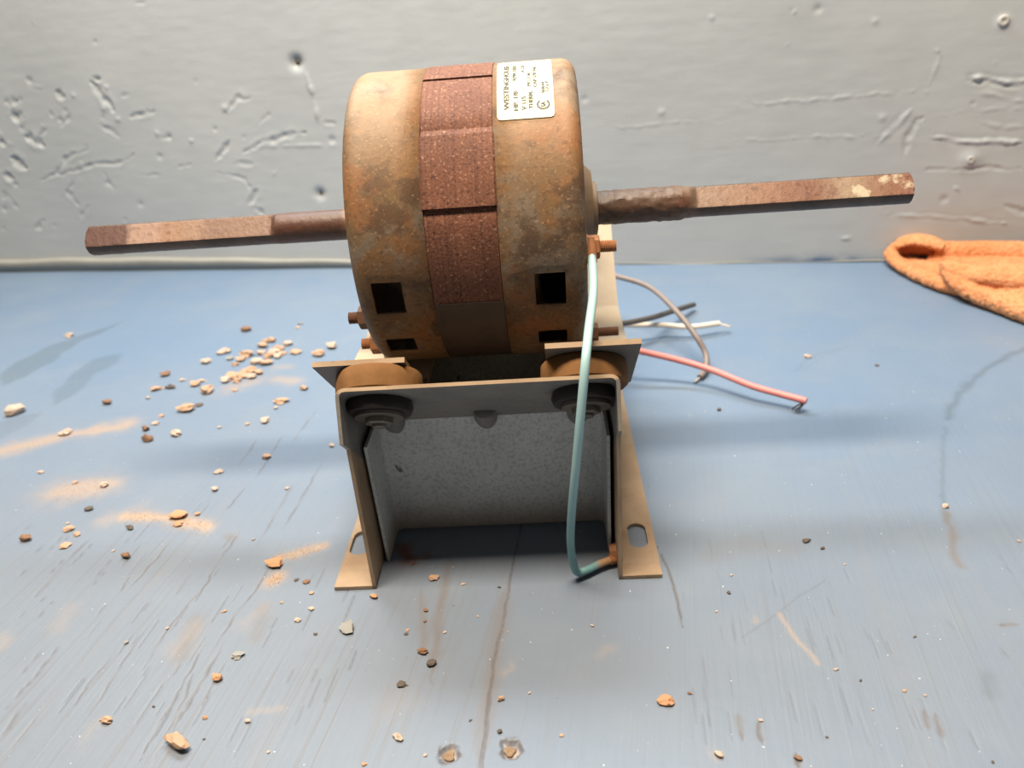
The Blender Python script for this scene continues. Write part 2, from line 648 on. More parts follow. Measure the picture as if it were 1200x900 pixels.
    simple('chip_orange', 'orange_brown_flake', srgb(196, 146, 110), 0.8, 0, 0.14, 300, 0.4)
    simple('chip_dark', 'dark_grit', srgb(96, 86, 78), 0.8, 0, 0.14, 300, 0.4)
    simple('chip_grey', 'grey_flake', srgb(150, 148, 144), 0.7, 0, 0.1, 300, 0.3)
    simple('sawdust', 'fine_tan_dust_grains', srgb(188, 156, 124), 0.9, 0, 0.12, 400, 0)
    simple('rustgrain', 'fine_rust_grains', srgb(150, 86, 52), 0.9, 0, 0.12, 400, 0)

    # teal ground wire, dusty towards the crimped end
    t = NT('pale_teal_wire_insulation', 0.45, 0, 0.5)
    z = t.sep()[2]
    n = t.noise(60, 4)
    base = t.mix(t.step(t.math('ADD', z, t.math('MULTIPLY', n, 0.03)), 0.02, 0.11), srgb(104, 146, 150), srgb(168, 204, 206))
    X = t.sep()[0]
    base = t.mix(t.step(t.math('ADD', X, t.math('MULTIPLY', n, 0.004)), 0.0475, 0.0535), base, srgb(170, 130, 92))
    t2 = t.step(z, 0.02, 0.012)
    # only the low end is dusty: multiply by height mask
    base2 = t.mix(t.step(t.math('ADD', z, t.math('MULTIPLY', n, 0.03)), 0.02, 0.11), srgb(104, 146, 150), srgb(168, 204, 206))
    base = t.mix(t2, base2, base)
    t.color(base)
    MAT['wire_teal'] = t.m

    # orange shop rag
    t = NT('orange_terry_cloth', 0.95, 0, 0.1)
    a = t.noise(24, 4)
    f = t.noise(700, 3, 0.7)
    base = t.mix(t.step(a, 0.3, 0.7), srgb(216, 140, 94), srgb(230, 162, 116))
    base = t.mix(t.math('MULTIPLY', t.step(f, 0.5, 0.7), 0.45), base, srgb(234, 172, 128))
    base = t.mix(t.math('MULTIPLY', t.step(t.noise(260, 3, 0.7), 0.5, 0.38), 0.5), base, srgb(186, 106, 64))
    t.color(base)
    t.b.inputs['Sheen Weight'].default_value = 0.4
    t.b.inputs['Sheen Roughness'].default_value = 0.5
    t.b.inputs['Sheen Tint'].default_value = srgb(255, 200, 150)
    nb = t.bump(f, 0.8, 0.0015)
    MAT['rag'] = t.m


build_materials()


# ------------------------------------------------------------------ bench top
def build_table():
    xs = spaced([(-2.4, -0.66, 0.06), (-0.66, -0.26, 0.0022), (-0.26, -0.21, 0.0012), (-0.21, 0.17, 0.0006), (0.17, 0.24, 0.0012), (0.24, 0.55, 0.0022), (0.55, 1.7, 0.06)])
    ys = spaced([(-0.30, 0.15, 0.03), (0.15, 0.185, 0.0012), (0.185, 0.34, 0.0007), (0.34, 0.55, 0.0016), (0.55, 0.95, 0.0032), (0.95, 1.40, 0.05)])
    X, Y = np.meshgrid(xs, ys)
    # keep the back edge under the wall line
    ymax = WALL_Y + WALL_T * X + 0.0015
    Y = np.minimum(Y, ymax)
    Z = np.zeros_like(X)
    c, s = math.cos(GRAIN), math.sin(GRAIN)
    A = X * c - Y * s          # across grain
    B = X * s + Y * c          # along grain
    near = np.clip((0.46 - Y) / 0.25, 0, 1)
    left = np.clip((0.05 - X) / 0.2, 0, 1)
    n1 = fbm(X * 9, Y * 9, 3)
    worn = np.clip(near * (0.35 + 0.65 * left) * np.clip((n1 - 0.28) * 3.2, 0, 1.3), 0, 1)
    worn = np.maximum(worn, 0.28 * near * np.clip((X - 0.05) / 0.1, 0, 1))
    greyed = np.clip((0.46 - Y) / 0.22, 0, 1) * 0.8 + 0.5 * np.clip((0.0 - X) / 0.18, 0, 1) * np.clip((0.62 - Y) / 0.15, 0, 1)
    # fine washboard relief of the raised grain
    Z -= 0.00016 * np.clip(fbm(A * 420, B * 9, 5, 2) - 0.45, 0, 1) * near * 2.0
    groove = np.zeros_like(X); dust = np.zeros_like(X); stain = np.zeros_like(X)
    grime_and_tint = np.zeros_like(X); rd = np.zeros_like(X)

    def P(pts):
        return [tuple(tabp(*p)[:2]) for p in pts]

    def box_mask(pts, w):
        a = np.array(pts)
        return ((X > a[:, 0].min() - w) & (X < a[:, 0].max() + w) & (Y > a[:, 1].min() - w) & (Y < a[:, 1].max() + w))

    def stroke(px, w, depth, gr=0.0, gm=0.0, taper=True, wob=0.0, seed=1, solid=False):
        pts = P(px)
        m = box_mask(pts, w * 5)
        if not m.any(): return
        x, y = X[m], Y[m]
        if wob:
            x = x + (fbm(x * 180, y * 180, seed) - 0.5) * wob
            y = y + (fbm(x * 180 + 9, y * 180, seed + 3) - 0.5) * wob
        d, p = seg_dist(x, y, pts)
        ww = w * (np.clip(np.minimum(p, 1 - p) * 6, 0.25, 1) if taper else 1)
        k = np.exp(-(d / ww) ** 2) * (1.0 if solid else np.clip(fbm(x * 260, y * 90, seed + 11, 2) * 3.4 - 0.7, 0.12, 1))
        Z[m] -= depth * k
        groove[m] = np.maximum(groove[m], gr * k)
        grime_and_tint[m] = np.maximum(grime_and_tint[m], gm * np.exp(-(d / (ww * 1.7)) ** 2))

    # the long crack running under the stand to the near edge
    stroke([(615, 600), (603, 650), (592, 715), (578, 780), (570, 850), (563, 905)], 0.00034, 0.0009, 0.75, 0.4, False, 0.0018, 1, True)
    stroke([(560, 905), (570, 830), (583, 740), (597, 680)], 0.0022, 0.0001, 0.0, 0.5, True, 0.003, 5)
    stroke([(770, 640), (785, 672), (797, 715), (801, 740)], 0.0004, 0.0006, 0.9, 0.3, True, 0.001, 1, True)
    stroke([(528, 640), (520, 690), (512, 740), (506, 800)], 0.0016, 0.0002, 0.1, 0.5, True, 0.003)
    stroke([(493, 690), (497, 740), (495, 770)], 0.0012, 0.0001, 0.0, 0.45, True, 0.002)
    # split grain at the left
    L = [[(160, 898), (185, 850), (215, 800), (240, 755)], [(192, 862), (208, 835), (225, 790)], [(205, 735), (222, 705), (236, 690)],
         [(85, 830), (105, 800), (130, 770)], [(20, 815), (45, 788), (68, 760)], [(2, 862), (20, 838), (35, 822)],
         [(228, 705), (255, 660), (282, 620)], [(168, 785), (190, 745), (215, 712)], [(205, 699), (222, 672)], [(262, 600), (288, 570)],
         [(330, 620), (352, 585), (378, 540)], [(300, 640), (318, 610), (345, 565)], [(250, 760), (275, 720), (300, 690), (318, 660)],
         [(150, 690), (178, 660), (200, 632)], [(40, 700), (75, 662), (105, 630)], [(138, 695), (152, 676)], [(95, 850), (120, 815), (150, 765), (172, 735)],
         [(180, 890), (205, 850), (240, 790), (262, 752)], [(300, 560), (315, 535), (335, 505)], [(340, 520), (372, 480)], [(280, 545), (300, 515)]]
    for i, l in enumerate(L):
        stroke(l, 0.00036 + 0.00014 * (i % 3), 0.0005, 0.75 if i % 3 == 0 else 0.5, 0.22, True, 0.0026, i)
    for i in range(70):
        x0 = random.uniform(5, 420); y0 = random.uniform(600, 890)
        if x0 > 390 and y0 < 700: continue
        a = tabp(x0, y0)
        ln = random.uniform(0.006, 0.022)
        b = a + Vector((s, c, 0)) * ln
        pts = [tuple(a[:2]), tuple(b[:2])]
        m = box_mask(pts, 0.003)
        d, p = seg_dist(X[m], Y[m], pts)
        k = np.exp(-(d / (0.00036 * np.clip(np.minimum(p, 1 - p) * 6, 0.25, 1))) ** 2)
        Z[m] -= 0.0003 * k
        groove[m] = np.maximum(groove[m], random.uniform(0.25, 0.6) * k)
    for i in range(46):
        x0 = random.uniform(800, 1195); y0 = random.uniform(640, 890)
        a = tabp(x0, y0); ln = random.uniform(0.008, 0.02)
        b = a + Vector((s, c, 0)) * ln
        pts = [tuple(a[:2]), tuple(b[:2])]
        m = box_mask(pts, 0.003)
        d, p = seg_dist(X[m], Y[m], pts)
        k = np.exp(-(d / (0.0004 * np.clip(np.minimum(p, 1 - p) * 6, 0.25, 1))) ** 2)
        Z[m] -= 0.0002 * k
        groove[m] = np.maximum(groove[m], random.uniform(0.1, 0.3) * k)
    for px in ([(1083, 832), (1090, 855)], [(1096, 835), (1105, 866)], [(865, 835), (870, 868)], [(888, 845), (893, 872)], [(1170, 732), (1195, 732)], [(933, 882), (935, 900)]):
        stroke(px, 0.0008, 0.0002, 0.6, 0.4, True, 0.002)
    # tan scratch, thin scratches and the curved dark mark at the right
    def paint(arr, px, w, val, wob=0.002, seed=2, soft=1.0, flat=False):
        pts = P(px)
        m = box_mask(pts, w * 3.5)
        x = X[m] + (fbm(X[m] * 90, Y[m] * 90, seed) - 0.5) * wob * 2
        y = Y[m] + (fbm(X[m] * 90 + 7, Y[m] * 90, seed + 5) - 0.5) * wob * 2
        d, p = seg_dist(x, y, pts)
        k = np.clip((1.25 - d / w) * 4, 0, 1) if flat else np.exp(-(d / w) ** 2)
        arr[m] = np.maximum(arr[m], val * k)
    paint(grime_and_tint, [(913, 720), (935, 750), (958, 778)], 0.0013, 0.0, 0.001)
    paint(dust, [(913, 720), (935, 750), (958, 778)], 0.0012, 0.55, 0.0008)
    paint(groove, [(868, 746), (900, 728), (935, 700), (965, 680)], 0.0005, 0.28, 0.001)
    paint(stain, [(1110, 490), (1118, 470), (1135, 448), (1165, 425), (1200, 408)], 0.0022, 0.75, 0.004)
    paint(stain, [(1107, 500), (1105, 560), (1108, 610)], 0.0012, 0.5, 0.003)
    paint(grime_and_tint, [(1108, 600), (1116, 630), (1124, 662)], 0.0018, 0.65, 0.003)
    paint(stain, [(930, 435), (960, 415), (1000, 405)], 0.0012, 0.3, 0.003)
    paint(groove, [(940, 436), (965, 418), (990, 408)], 0.0007, 0.12, 0.003)
    paint(grime_and_tint, [(830, 650), (880, 640), (920, 642)], 0.007, 0.22, 0.006)  # faint brown band across the bench right of the stand
    paint(stain, [(1155, 790), (1165, 815)], 0.003, 0.4, 0.004)
    # two wet-looking smears at the left
    def poly(arr, px, val, edge=0.0025, wob=0.004, seed=4):
        pts = P(px)
        a = np.array(pts)
        m = box_mask(pts, 0.01)
        x = X[m] + (fbm(X[m] * 60, Y[m] * 60, seed) - 0.5) * wob * 2
        y = Y[m] + (fbm(X[m] * 60 + 7, Y[m] * 60, seed + 5) - 0.5) * wob * 2
        ins = np.zeros(x.shape, bool)
        n = len(pts); j = n - 1
        for i in range(n):
            xi, yi = pts[i]; xj, yj = pts[j]
            ins ^= ((yi > y) != (yj > y)) & (x < (xj - xi) * (y - yi) / (yj - yi + 1e-15) + xi)
            j = i
        d, _ = seg_dist(x, y, pts + [pts[0]])
        k = np.where(ins, np.clip(0.45 + d / edge, 0, 1), np.clip(0.45 - d / edge * 0.6, 0, 1))
        arr[m] = np.maximum(arr[m], val * k)
    poly(stain, [(145, 376), (125, 388), (95, 400), (60, 424), (30, 442), (0, 452), (0, 438), (20, 425), (60, 405), (110, 388)], 0.62)
    poly(stain, [(142, 414), (138, 424), (110, 438), (88, 462), (62, 476), (60, 462), (85, 438), (105, 422), (125, 416)], 0.5)
    poly(stain, [(-10, 520), (30, 500), (50, 482), (20, 488), (-10, 498)], 0.35)
    # dust
    paint(dust, [(0, 530), (40, 520), (90, 508), (150, 498)], 0.0075, 0.75, 0.006, 3)
    paint(dust, [(65, 578), (90, 574), (120, 570)], 0.011, 0.7, 0.008, 6)
    paint(dust, [(120, 610), (165, 600)], 0.006, 0.35, 0.006, 9)
    paint(dust, [(145, 604), (190, 607), (245, 618)], 0.0048, 0.95, 0.004, 12)
    paint(dust, [(325, 655), (350, 648), (378, 640)], 0.0032, 0.75, 0.003, 15)
    paint(dust, [(318, 682), (326, 676)], 0.0042, 0.95, 0.003, 18)
    paint(dust, [(268, 456), (295, 448)], 0.008, 0.45, 0.007, 21)
    paint(dust, [(325, 445), (345, 447)], 0.006, 0.55, 0.004, 24)
    paint(dust, [(325, 430), (340, 430)], 0.005, 0.4, 0.004, 25)
    for px, w, v in (([(288, 732), (300, 718), (308, 712)], 0.0042, 0.35), ([(212, 760), (222, 735)], 0.0045, 0.38), ([(300, 832), (330, 828)], 0.0025, 0.5),
                     ([(65, 740), (76, 715)], 0.004, 0.32), ([(0, 758), (3, 750)], 0.003, 0.5), ([(700, 765), (708, 760)], 0.003, 0.45), ([(98, 870), (105, 855)], 0.003, 0.3),
                     ([(592, 785), (594, 775)], 0.002, 0.5), ([(886, 729), (888, 726)], 0.0016, 0.6), ([(838, 884), (842, 883)], 0.002, 0.6), ([(455, 830), (470, 815)], 0.008, 0.2)):
        paint(dust, px, w * 1.1, v * 0.5, 0.006, 31)
    paint(grime_and_tint, [(300, 745), (312, 712)], 0.004, 0.35, 0.003, 33)
    paint(grime_and_tint, [(210, 768), (230, 725)], 0.004, 0.4, 0.003, 34)
    paint(rd, [(470, 645), (476, 656)], 0.0042, 0.75, 0.005, 40)
    paint(rd, [(500, 648), (502, 652)], 0.002, 0.5, 0.004, 42)
    paint(grime_and_tint, [(266, 628), (273, 630)], 0.0028, 0.6, 0.002, 44)
    paint(grime_and_tint, [(480, 610), (560, 640), (700, 640)], 0.03, 0.28, 0.02, 45)  # broad faint brown tint along the foot of the panel
    # two torn screw holes
    for (hx, hy, r) in ((526, 883, 0.0042), (597, 878, 0.0040)):
        p = tabp(hx, hy)
        d = np.hypot(X - p.x, Y - p.y) + (fbm(X * 420, Y * 420, 8) - 0.5) * 0.0040
        k = np.clip((r - d) / 0.0012, 0, 1)
        Z -= 0.0022 * k
        dust = np.maximum(dust, 0.75 * k * np.clip(fbm(X * 700, Y * 700, 2) * 3 - 0.8, 0, 1))
        groove = np.maximum(groove, 0.8 * np.exp(-((d - r) / 0.0006) ** 2) * (fbm(X * 300, Y * 300, 4) > 0.42))
    me = grid_mesh('workbench_top', X, Y, Z, dict(worn=worn, greyed=greyed, groove=groove, dust=dust, stain=stain, grime_and_tint=grime_and_tint, rustdust=rd))
    # give the board thickness
    bm = bmesh.new(); bm.from_mesh(me)
    y0 = float(ys[0]); x0, x1 = float(xs[0]), float(xs[-1])
    yl, yr = float(Y[-1, 0]), float(Y[-1, -1])
    t = [bm.verts.new(p) for p in ((x0, y0, -0.0004), (x1, y0, -0.0004), (x1, yr, -0.0004), (x0, yl, -0.0004))]
    b = [bm.verts.new((v.co.x, v.co.y, -0.02)) for v in t]
    for i in range(4):
        bm.faces.new((t[i], b[i], b[(i + 1) % 4], t[(i + 1) % 4]))
    bm.faces.new(b[::-1])
    bm.to_mesh(me); bm.free()
    o = link('workbench_top', me, MAT['table'])
    tag(o, 'blue painted plywood workbench top with worn grain and dust', 'workbench')
    for (hx, hy) in ((526, 883), (597, 878)):
        p = tabp(hx, hy)
        bm = bmesh.new()
        lathe(bm, [(-0.0024, 0.0001), (-0.0018, 0.0022), (-0.0012, 0.0021), (-0.0011, 0.0010), (-0.0019, 0.0006)], lambda s_, r_, a_: (p.x + r_ * math.cos(a_) * (1 + 0.3 * math.sin(3 * a_ + hx) + 0.2 * math.sin(7 * a_)), p.y + r_ * math.sin(a_), s_), 14)
        h = from_bm('screw_head', bm, MAT['hole_wood'], o, True)
        h['label'] = 'sunken dust-filled screw head'
    return o


# ------------------------------------------------------------------ wall
def build_wall():
    ts = spaced([(-2.4, -0.66, 0.06), (-0.66, 0.54, 0.0015), (0.54, 1.7, 0.06)])
    zs = spaced([(-0.03, 0.0, 0.03), (0.0, 0.275, 0.0015), (0.275, 1.3, 0.06)])
    T, Zz = np.meshgrid(ts, zs)
    D = np.zeros_like(T)        # outward relief (towards the room)
    dirt = np.zeros_like(T); blue = np.zeros_like(T)
    D += (fbm(T * 10, Zz * 10, 2) - 0.5) * 0.0012
    D += (fbm(T * 45, Zz * 160, 6, 3) - 0.5) * 0.00025

    def stroke(px, w, dep, rim=0.0, wob=0.004, seed=1, dk=0.0):
        pts = [wallp(*p) for p in px]
        a = np.array(pts)
        m = (T > a[:, 0].min() - w * 5) & (T < a[:, 0].max() + w * 5) & (Zz > a[:, 1].min() - w * 5) & (Zz < a[:, 1].max() + w * 5)
        x = T[m] + (fbm(T[m] * 70, Zz[m] * 70, seed) - 0.5) * wob
        y = Zz[m] + (fbm(T[m] * 70 + 5, Zz[m] * 70, seed + 7) - 0.5) * wob
        d, p = seg_dist(x, y, pts)
        ww = w * np.clip(np.minimum(p, 1 - p) * 5, 0.35, 1)
        mod = np.clip(fbm(x * 150, y * 150, seed + 3, 3) * 3.2 - 0.75, 0.1, 1.25)
        D[m] += dep * np.exp(-(d / (ww * (0.65 + 0.5 * mod))) ** 2) * mod
        if rim:
            D[m] += rim * np.exp(-((d - ww * 1.6) / (ww * 0.8)) ** 2)
        if dk:
            dirt[m] = np.maximum(dirt[m], dk * np.exp(-(d / (ww * 0.8)) ** 2))
    S = [([(46, 213), (66, 204), (75, 188), (103, 174)], .0024, -.0022), ([(66, 206), (107, 194), (142, 192), (156, 181)], .0022, -.002),
         ([(107, 96), (120, 108), (133, 131)], .005, -.004), ([(153, 137), (180, 130)], .0032, -.0026), ([(66, 108), (77, 116)], .004, -.0032),
         ([(263, 133), (277, 114), (292, 115)], .0026, -.0022), ([(284, 180), (306, 167), (356, 155)], .0028, -.0026), ([(252, 188), (268, 165)], .003, -.0028),
         ([(290, 240), (302, 222)], .0036, -.003), ([(162, 206), (187, 206)], .002, -.0016), ([(274, 192), (300, 194)], .003, -.0022), ([(298, 243), (310, 250)], .003, -.0026),
         ([(5, 119), (18, 117)], .004, -.003), ([(12, 135), (28, 140)], .005, -.0038), ([(30, 160), (50, 172)], .005, -.004), ([(2, 165), (4, 172)], .005, -.004),
         ([(12, 185), (28, 196)], .006, -.0045), ([(2, 205), (14, 208)], .005, -.0035), ([(40, 172), (55, 150)], .003, -.002), ([(68, 150), (82, 135)], .002, -.0016),
         ([(80, 225), (92, 240)], .003, -.0018), ([(116, 145), (140, 160)], .003, -.0018), ([(110, 88), (116, 96)], .003, -.0026), ([(140, 112), (152, 108)], .003, -.0018),
         ([(377, 143), (392, 146)], .0028, -.0024), ([(300, 152), (312, 138)], .002, -.0014), ([(42, 270), (52, 255)], .003, -.0018), ([(90, 260), (106, 240)], .003, -.0016),
         ([(318, 205), (330, 196)], .002, .0012), ([(188, 165), (200, 160)], .002, -.0014), ([(160, 5), (172, 5)], .002, -.0012), ([(36, 22), (42, 32)], .002, .0012),
         ([(5, 225), (20, 245)], .0035, -.002), ([(120, 200), (135, 225)], .002, -.0012), ([(210, 197), (225, 192)], .002, -.0014), ([(60, 130), (62, 140)], .003, -.002),
         ([(95, 205), (85, 212), (78, 225), (92, 245)], .0016, -.0012), ([(250, 200), (285, 210), (300, 228)], .0018, -.0014), ([(30, 100), (48, 102)], .003, .0016),
         # right hand side
         ([(1136, 88), (1162, 93), (1205, 97)], .0034, .0042), ([(1136, 92), (1162, 98), (1205, 103)], .002, -.0018), ([(1093, 161), (1144, 168), (1205, 163)], .0032, .0032),
         ([(1082, 198), (1140, 200), (1205, 197)], .0018, -.0018), ([(860, 124), (993, 115), (1087, 104)], .0016, .0014), ([(860, 164), (1029, 158)], .0016, .0013),
         ([(700, 150), (860, 140)], .0015, .0008), ([(1029, 167), (1045, 152), (1064, 130)], .0042, .0022), ([(1058, 178), (1075, 140)], .0028, -.0018), ([(1038, 253), (1100, 256), (1180, 262)], .0024, .0018),
         ([(1088, 107), (1100, 75), (1104, 55)], .0014, .0011), ([(1176, 35), (1172, 60), (1166, 78)], .0012, .0012), ([(985, 279), (1000, 280)], .0024, .0022), ([(1010, 300), (1016, 292)], .002, .0015),
         ([(1092, 135), (1180, 128), (1205, 126)], .0014, .0012), ([(1120, 218), (1121, 224)], .0025, .0018), ([(1079, 138), (1084, 140)], .0025, -.0035), ([(1098, 57), (1103, 60)], .0022, .0022),
         ([(1130, 110), (1160, 112), (1200, 118)], .003, .0012), ([(1150, 145), (1200, 150)], .003, .0011), ([(1180, 240), (1205, 250)], .003, -.0014), ([(920, 53), (924, 52)], .0022, .0013)]
    for i, (px, w, d) in enumerate(S):
        stroke(px, w * (0.8 if d < 0 else 0.62), d * (0.6 if d < 0 else 0.42), rim=-d * 0.1, wob=0.007, seed=i, dk=0.0)
    stroke([(359, 85), (367, 115), (373, 146)], .0014, .0013, seed=70)
    stroke([(284, 172), (400, 170)], .001, .0006, wob=0.001, seed=71)
    r2 = random.Random(3)
    for i in range(60):       # pimples and pits
        x = r2.uniform(0, 1200); y = r2.uniform(0, 290)
        if i < 34: x, y = r2.gauss(90, 90), r2.gauss(170, 60)
        if not (-20 < x < 1220 and -5 < y < 295): continue
        p = wallp(x, y); w = r2.uniform(.0012, .003)
        m = (abs(T - p[0]) < .012) & (abs(Zz - p[1]) < .012)
        D[m] += r2.choice((-1, 1, -1)) * r2.uniform(.0006, .0016) * np.exp(-((T[m] - p[0]) ** 2 + (Zz[m] - p[1]) ** 2) / w ** 2)
    # old fixing dimples
    for (x, y, w, d, k) in ((347, 73, .0055, -.005, .75), (375, 227, .0048, -.0035, .7), (1137, 187, .0075, .0022, 0), (1176, 26, .0045, .0015, 0)):
        p = wallp(x, y)
        q = np.exp(-((T - p[0]) ** 2 + (Zz - p[1]) ** 2) / w ** 2)
        D += d * q; dirt = np.maximum(dirt, k * q ** 1.5)
    # blue bench paint brushed onto the foot of the wall
    for (xa, xb, y, v) in ((148, 235, 311, .9), (940, 1012, 299, 0.95), (880, 1040, 303, .6)):
        a = wallp(xa, y); b = wallp(xb, y)
        mid = (a[0] + b[0]) / 2; hw = (b[0] - a[0]) / 2
        k = np.clip(1.3 - np.abs(T - mid) / hw, 0, 1) * np.exp(-(Zz / 0.006) ** 2) * np.clip(fbm(T * 60, Zz * 300, 5) * 2.6 - 0.5, 0, 1)
        blue = np.maximum(blue, v * np.clip(k * 1.6, 0, 1))
    nrm = Vector((WALL_T, -1, 0)).normalized()
    Xw = T + nrm.x * D; Yw = WALL_Y + WALL_T * T + nrm.y * D
    me = grid_mesh('wall_back', Xw, Yw, Zz, dict(dirt=dirt, bluepaint=blue))
    o = link('wall_back', me, MAT['wall'])
    tag(o, 'grey painted rough wall behind the workbench', None, None, 'structure')
    w0 = lambda x, y, d=0.0: Vector((wallp(x, y)[0], WALL_Y + WALL_T * wallp(x, y)[0], wallp(x, y)[1])) + nrm * d
    # wall screws
    for (x, y, r, mat, lift) in ((1137, 187, .0036, 'screw', .0012), (1176, 24, .0046, 'screw', .001), (347, 73, .0034, 'screw_dark', -.006), (375, 227, .004, 'screw_dark', -.0042)):
        bm = bmesh.new()
        lathe(bm, [(-.003, r * .6), (lift, r), (lift + .0009, r * .86), (lift + .0011, r * .42), (lift + .0002, r * .25), (lift + .0001, r * 0.05)], axis_dir(w0(x, y), nrm), 20)
        from_bm('screw_head', bm, MAT[mat], o, True)
    # caulk fillet along the joint
    bm = bmesh.new()
    prev = None
    for i in range(260):
        t = -2.0 + i * 0.0142
        k = min(1, max(0.0, (0.05 - t) / 0.4))
        h = 0.0012 + 0.0132 * k + 0.0006 * math.sin(t * 60) + 0.0005 * math.sin(t * 23)
        d = 0.0012 + 0.0065 * k + 0.0005 * math.sin(t * 41)
        base = Vector((t, WALL_Y + WALL_T * t, 0))
        sec = [base - nrm * .003, base + nrm * (d * 0.3), base + nrm * (d * 0.98) + Vector((0, 0, h * .82)), base + nrm * (d * .8) + Vector((0, 0, h * .96)), base - nrm * .003 + Vector((0, 0, h * 1.05))]
        cur = [bm.verts.new(p) for p in sec]
        if prev:
            for j in range(4):
                bm.faces.new((prev[j], prev[j + 1], cur[j + 1], cur[j]))
        prev = cur
    c = from_bm('trim_1', bm, MAT['caulk'], None, True)
    tag(c, 'pale caulk strip where wall meets bench', None, None, 'structure')
    return o


table = build_table()
wall = build_wall()

# ------------------------------------------------------------------ the motor on its stand
YAW = 0.0607
ROOT = empty('electric_motor', (-0.0147, 0.2919, 0), -YAW)
tag(ROOT, 'rusty electric motor with long shaft bolted on a sheet metal stand', 'motor')
MV, MH, MR = 0.0998, 0.1503, 0.0700
W, HF = 0.0589, 0.1072
SD = Vector((0, 0.745, -0.668)); SN = Vector((0, 0.668, 0.745))       # along and normal to the sloping plate
LS = 0.0555


def world_to_local(P):
    c, s = math.cos(YAW), math.sin(YAW)
    d = Vector(P) - ROOT.location
    return Vector((d.x * c - d.y * s, d.x * s + d.y * c, d.z))


def mir(v):
    return 2 * MV - v


def cylp(u, deg, r):
    a = math.radians(deg)
    return Vector((u, MV - r * math.cos(a), MH + r * math.sin(a)))


def build_shell(side):
    """pressed end cup with vent windows; side=-1 left, +1 right"""
    if side < 0:
        u_in, u_out, wu = -0.0186, -0.0526, (-0.0445, -0.0312)
    else:
        u_in, u_out, wu = 0.0122, 0.0490, (0.0260, 0.0392)
    sg = 1 if u_out > u_in else -1
    wins = [(-20.5, -7.2), (-46, -35.0), (-74, -62)] + ([(215, 226), (242, 254)] if side < 0 else [(242, 254)])
    fil = 0.0065
    us = [(u_in, MR), ]
    stops = sorted([wu[0], wu[1]], key=lambda x: sg * x)
    us += [(stops[0], MR), ((stops[0] + stops[1]) / 2, MR), (stops[1], MR)]
    ue = u_out - sg * fil
    for k in range(8):
        a = math.pi / 2 * k / 7
        us.append((ue + sg * fil * math.sin(a), MR - fil + fil * math.cos(a)))
    us += [(u_out + sg * .0003, .05), (u_out + sg * .0005, .032), (u_out + sg * 0.0005, 0.024), (u_out + sg * 0.0002, 0.0175)]
    ths = set()
    for a, b in wins:
        ths.add(a % 360); ths.add(b % 360)
    base = sorted(ths)
    out = []
    for i, a in enumerate(base):
        b = base[(i + 1) % len(base)]
        if b <= a: b += 360
        n = max(1, int(math.ceil((b - a) / 3.0)))
        out += [a + (b - a) * k / n for k in range(n)]
    bm = bmesh.new()
    rings = []
    for (u, r) in us:
        rings.append([bm.verts.new(cylp(u, t, r)) for t in out])
    n = len(out)

    def inwin(t):
        t = t % 360
        return any((a % 360) < t < (b % 360) for a, b in wins)
    for i in range(len(us) - 1):
        um = (us[i][0] + us[i + 1][0]) / 2
        for k in range(n):
            t2 = out[(k + 1) % n]
            if t2 < out[k]: t2 += 360
            if min(wu) < um < max(wu) and i in (1, 2) and inwin((out[k] + t2) / 2):
                continue
            bm.faces.new((rings[i][k], rings[i][(k + 1) % n], rings[i + 1][(k + 1) % n], rings[i + 1][k]))
    bmesh.ops.recalc_face_normals(bm, faces=bm.faces)
    # outward normals
    f = max(bm.faces, key=lambda f_: f_.calc_center_median().z)
    if f.normal.z < 0:
        bmesh.ops.reverse_faces(bm, faces=bm.faces)
    me = bpy.data.meshes.new('end_shell')
    bm.to_mesh(me); bm.free()
    o = link('end_shell', me, MAT['shell'], ROOT, True)
    md = o.modifiers.new('thickness', 'SOLIDIFY')
    md.thickness = 0.0013
    md.offset = -1
    me.set_sharp_from_angle(angle=math.radians(40))
    o['label'] = 'rusty pressed steel end shell with square vents'
    return o


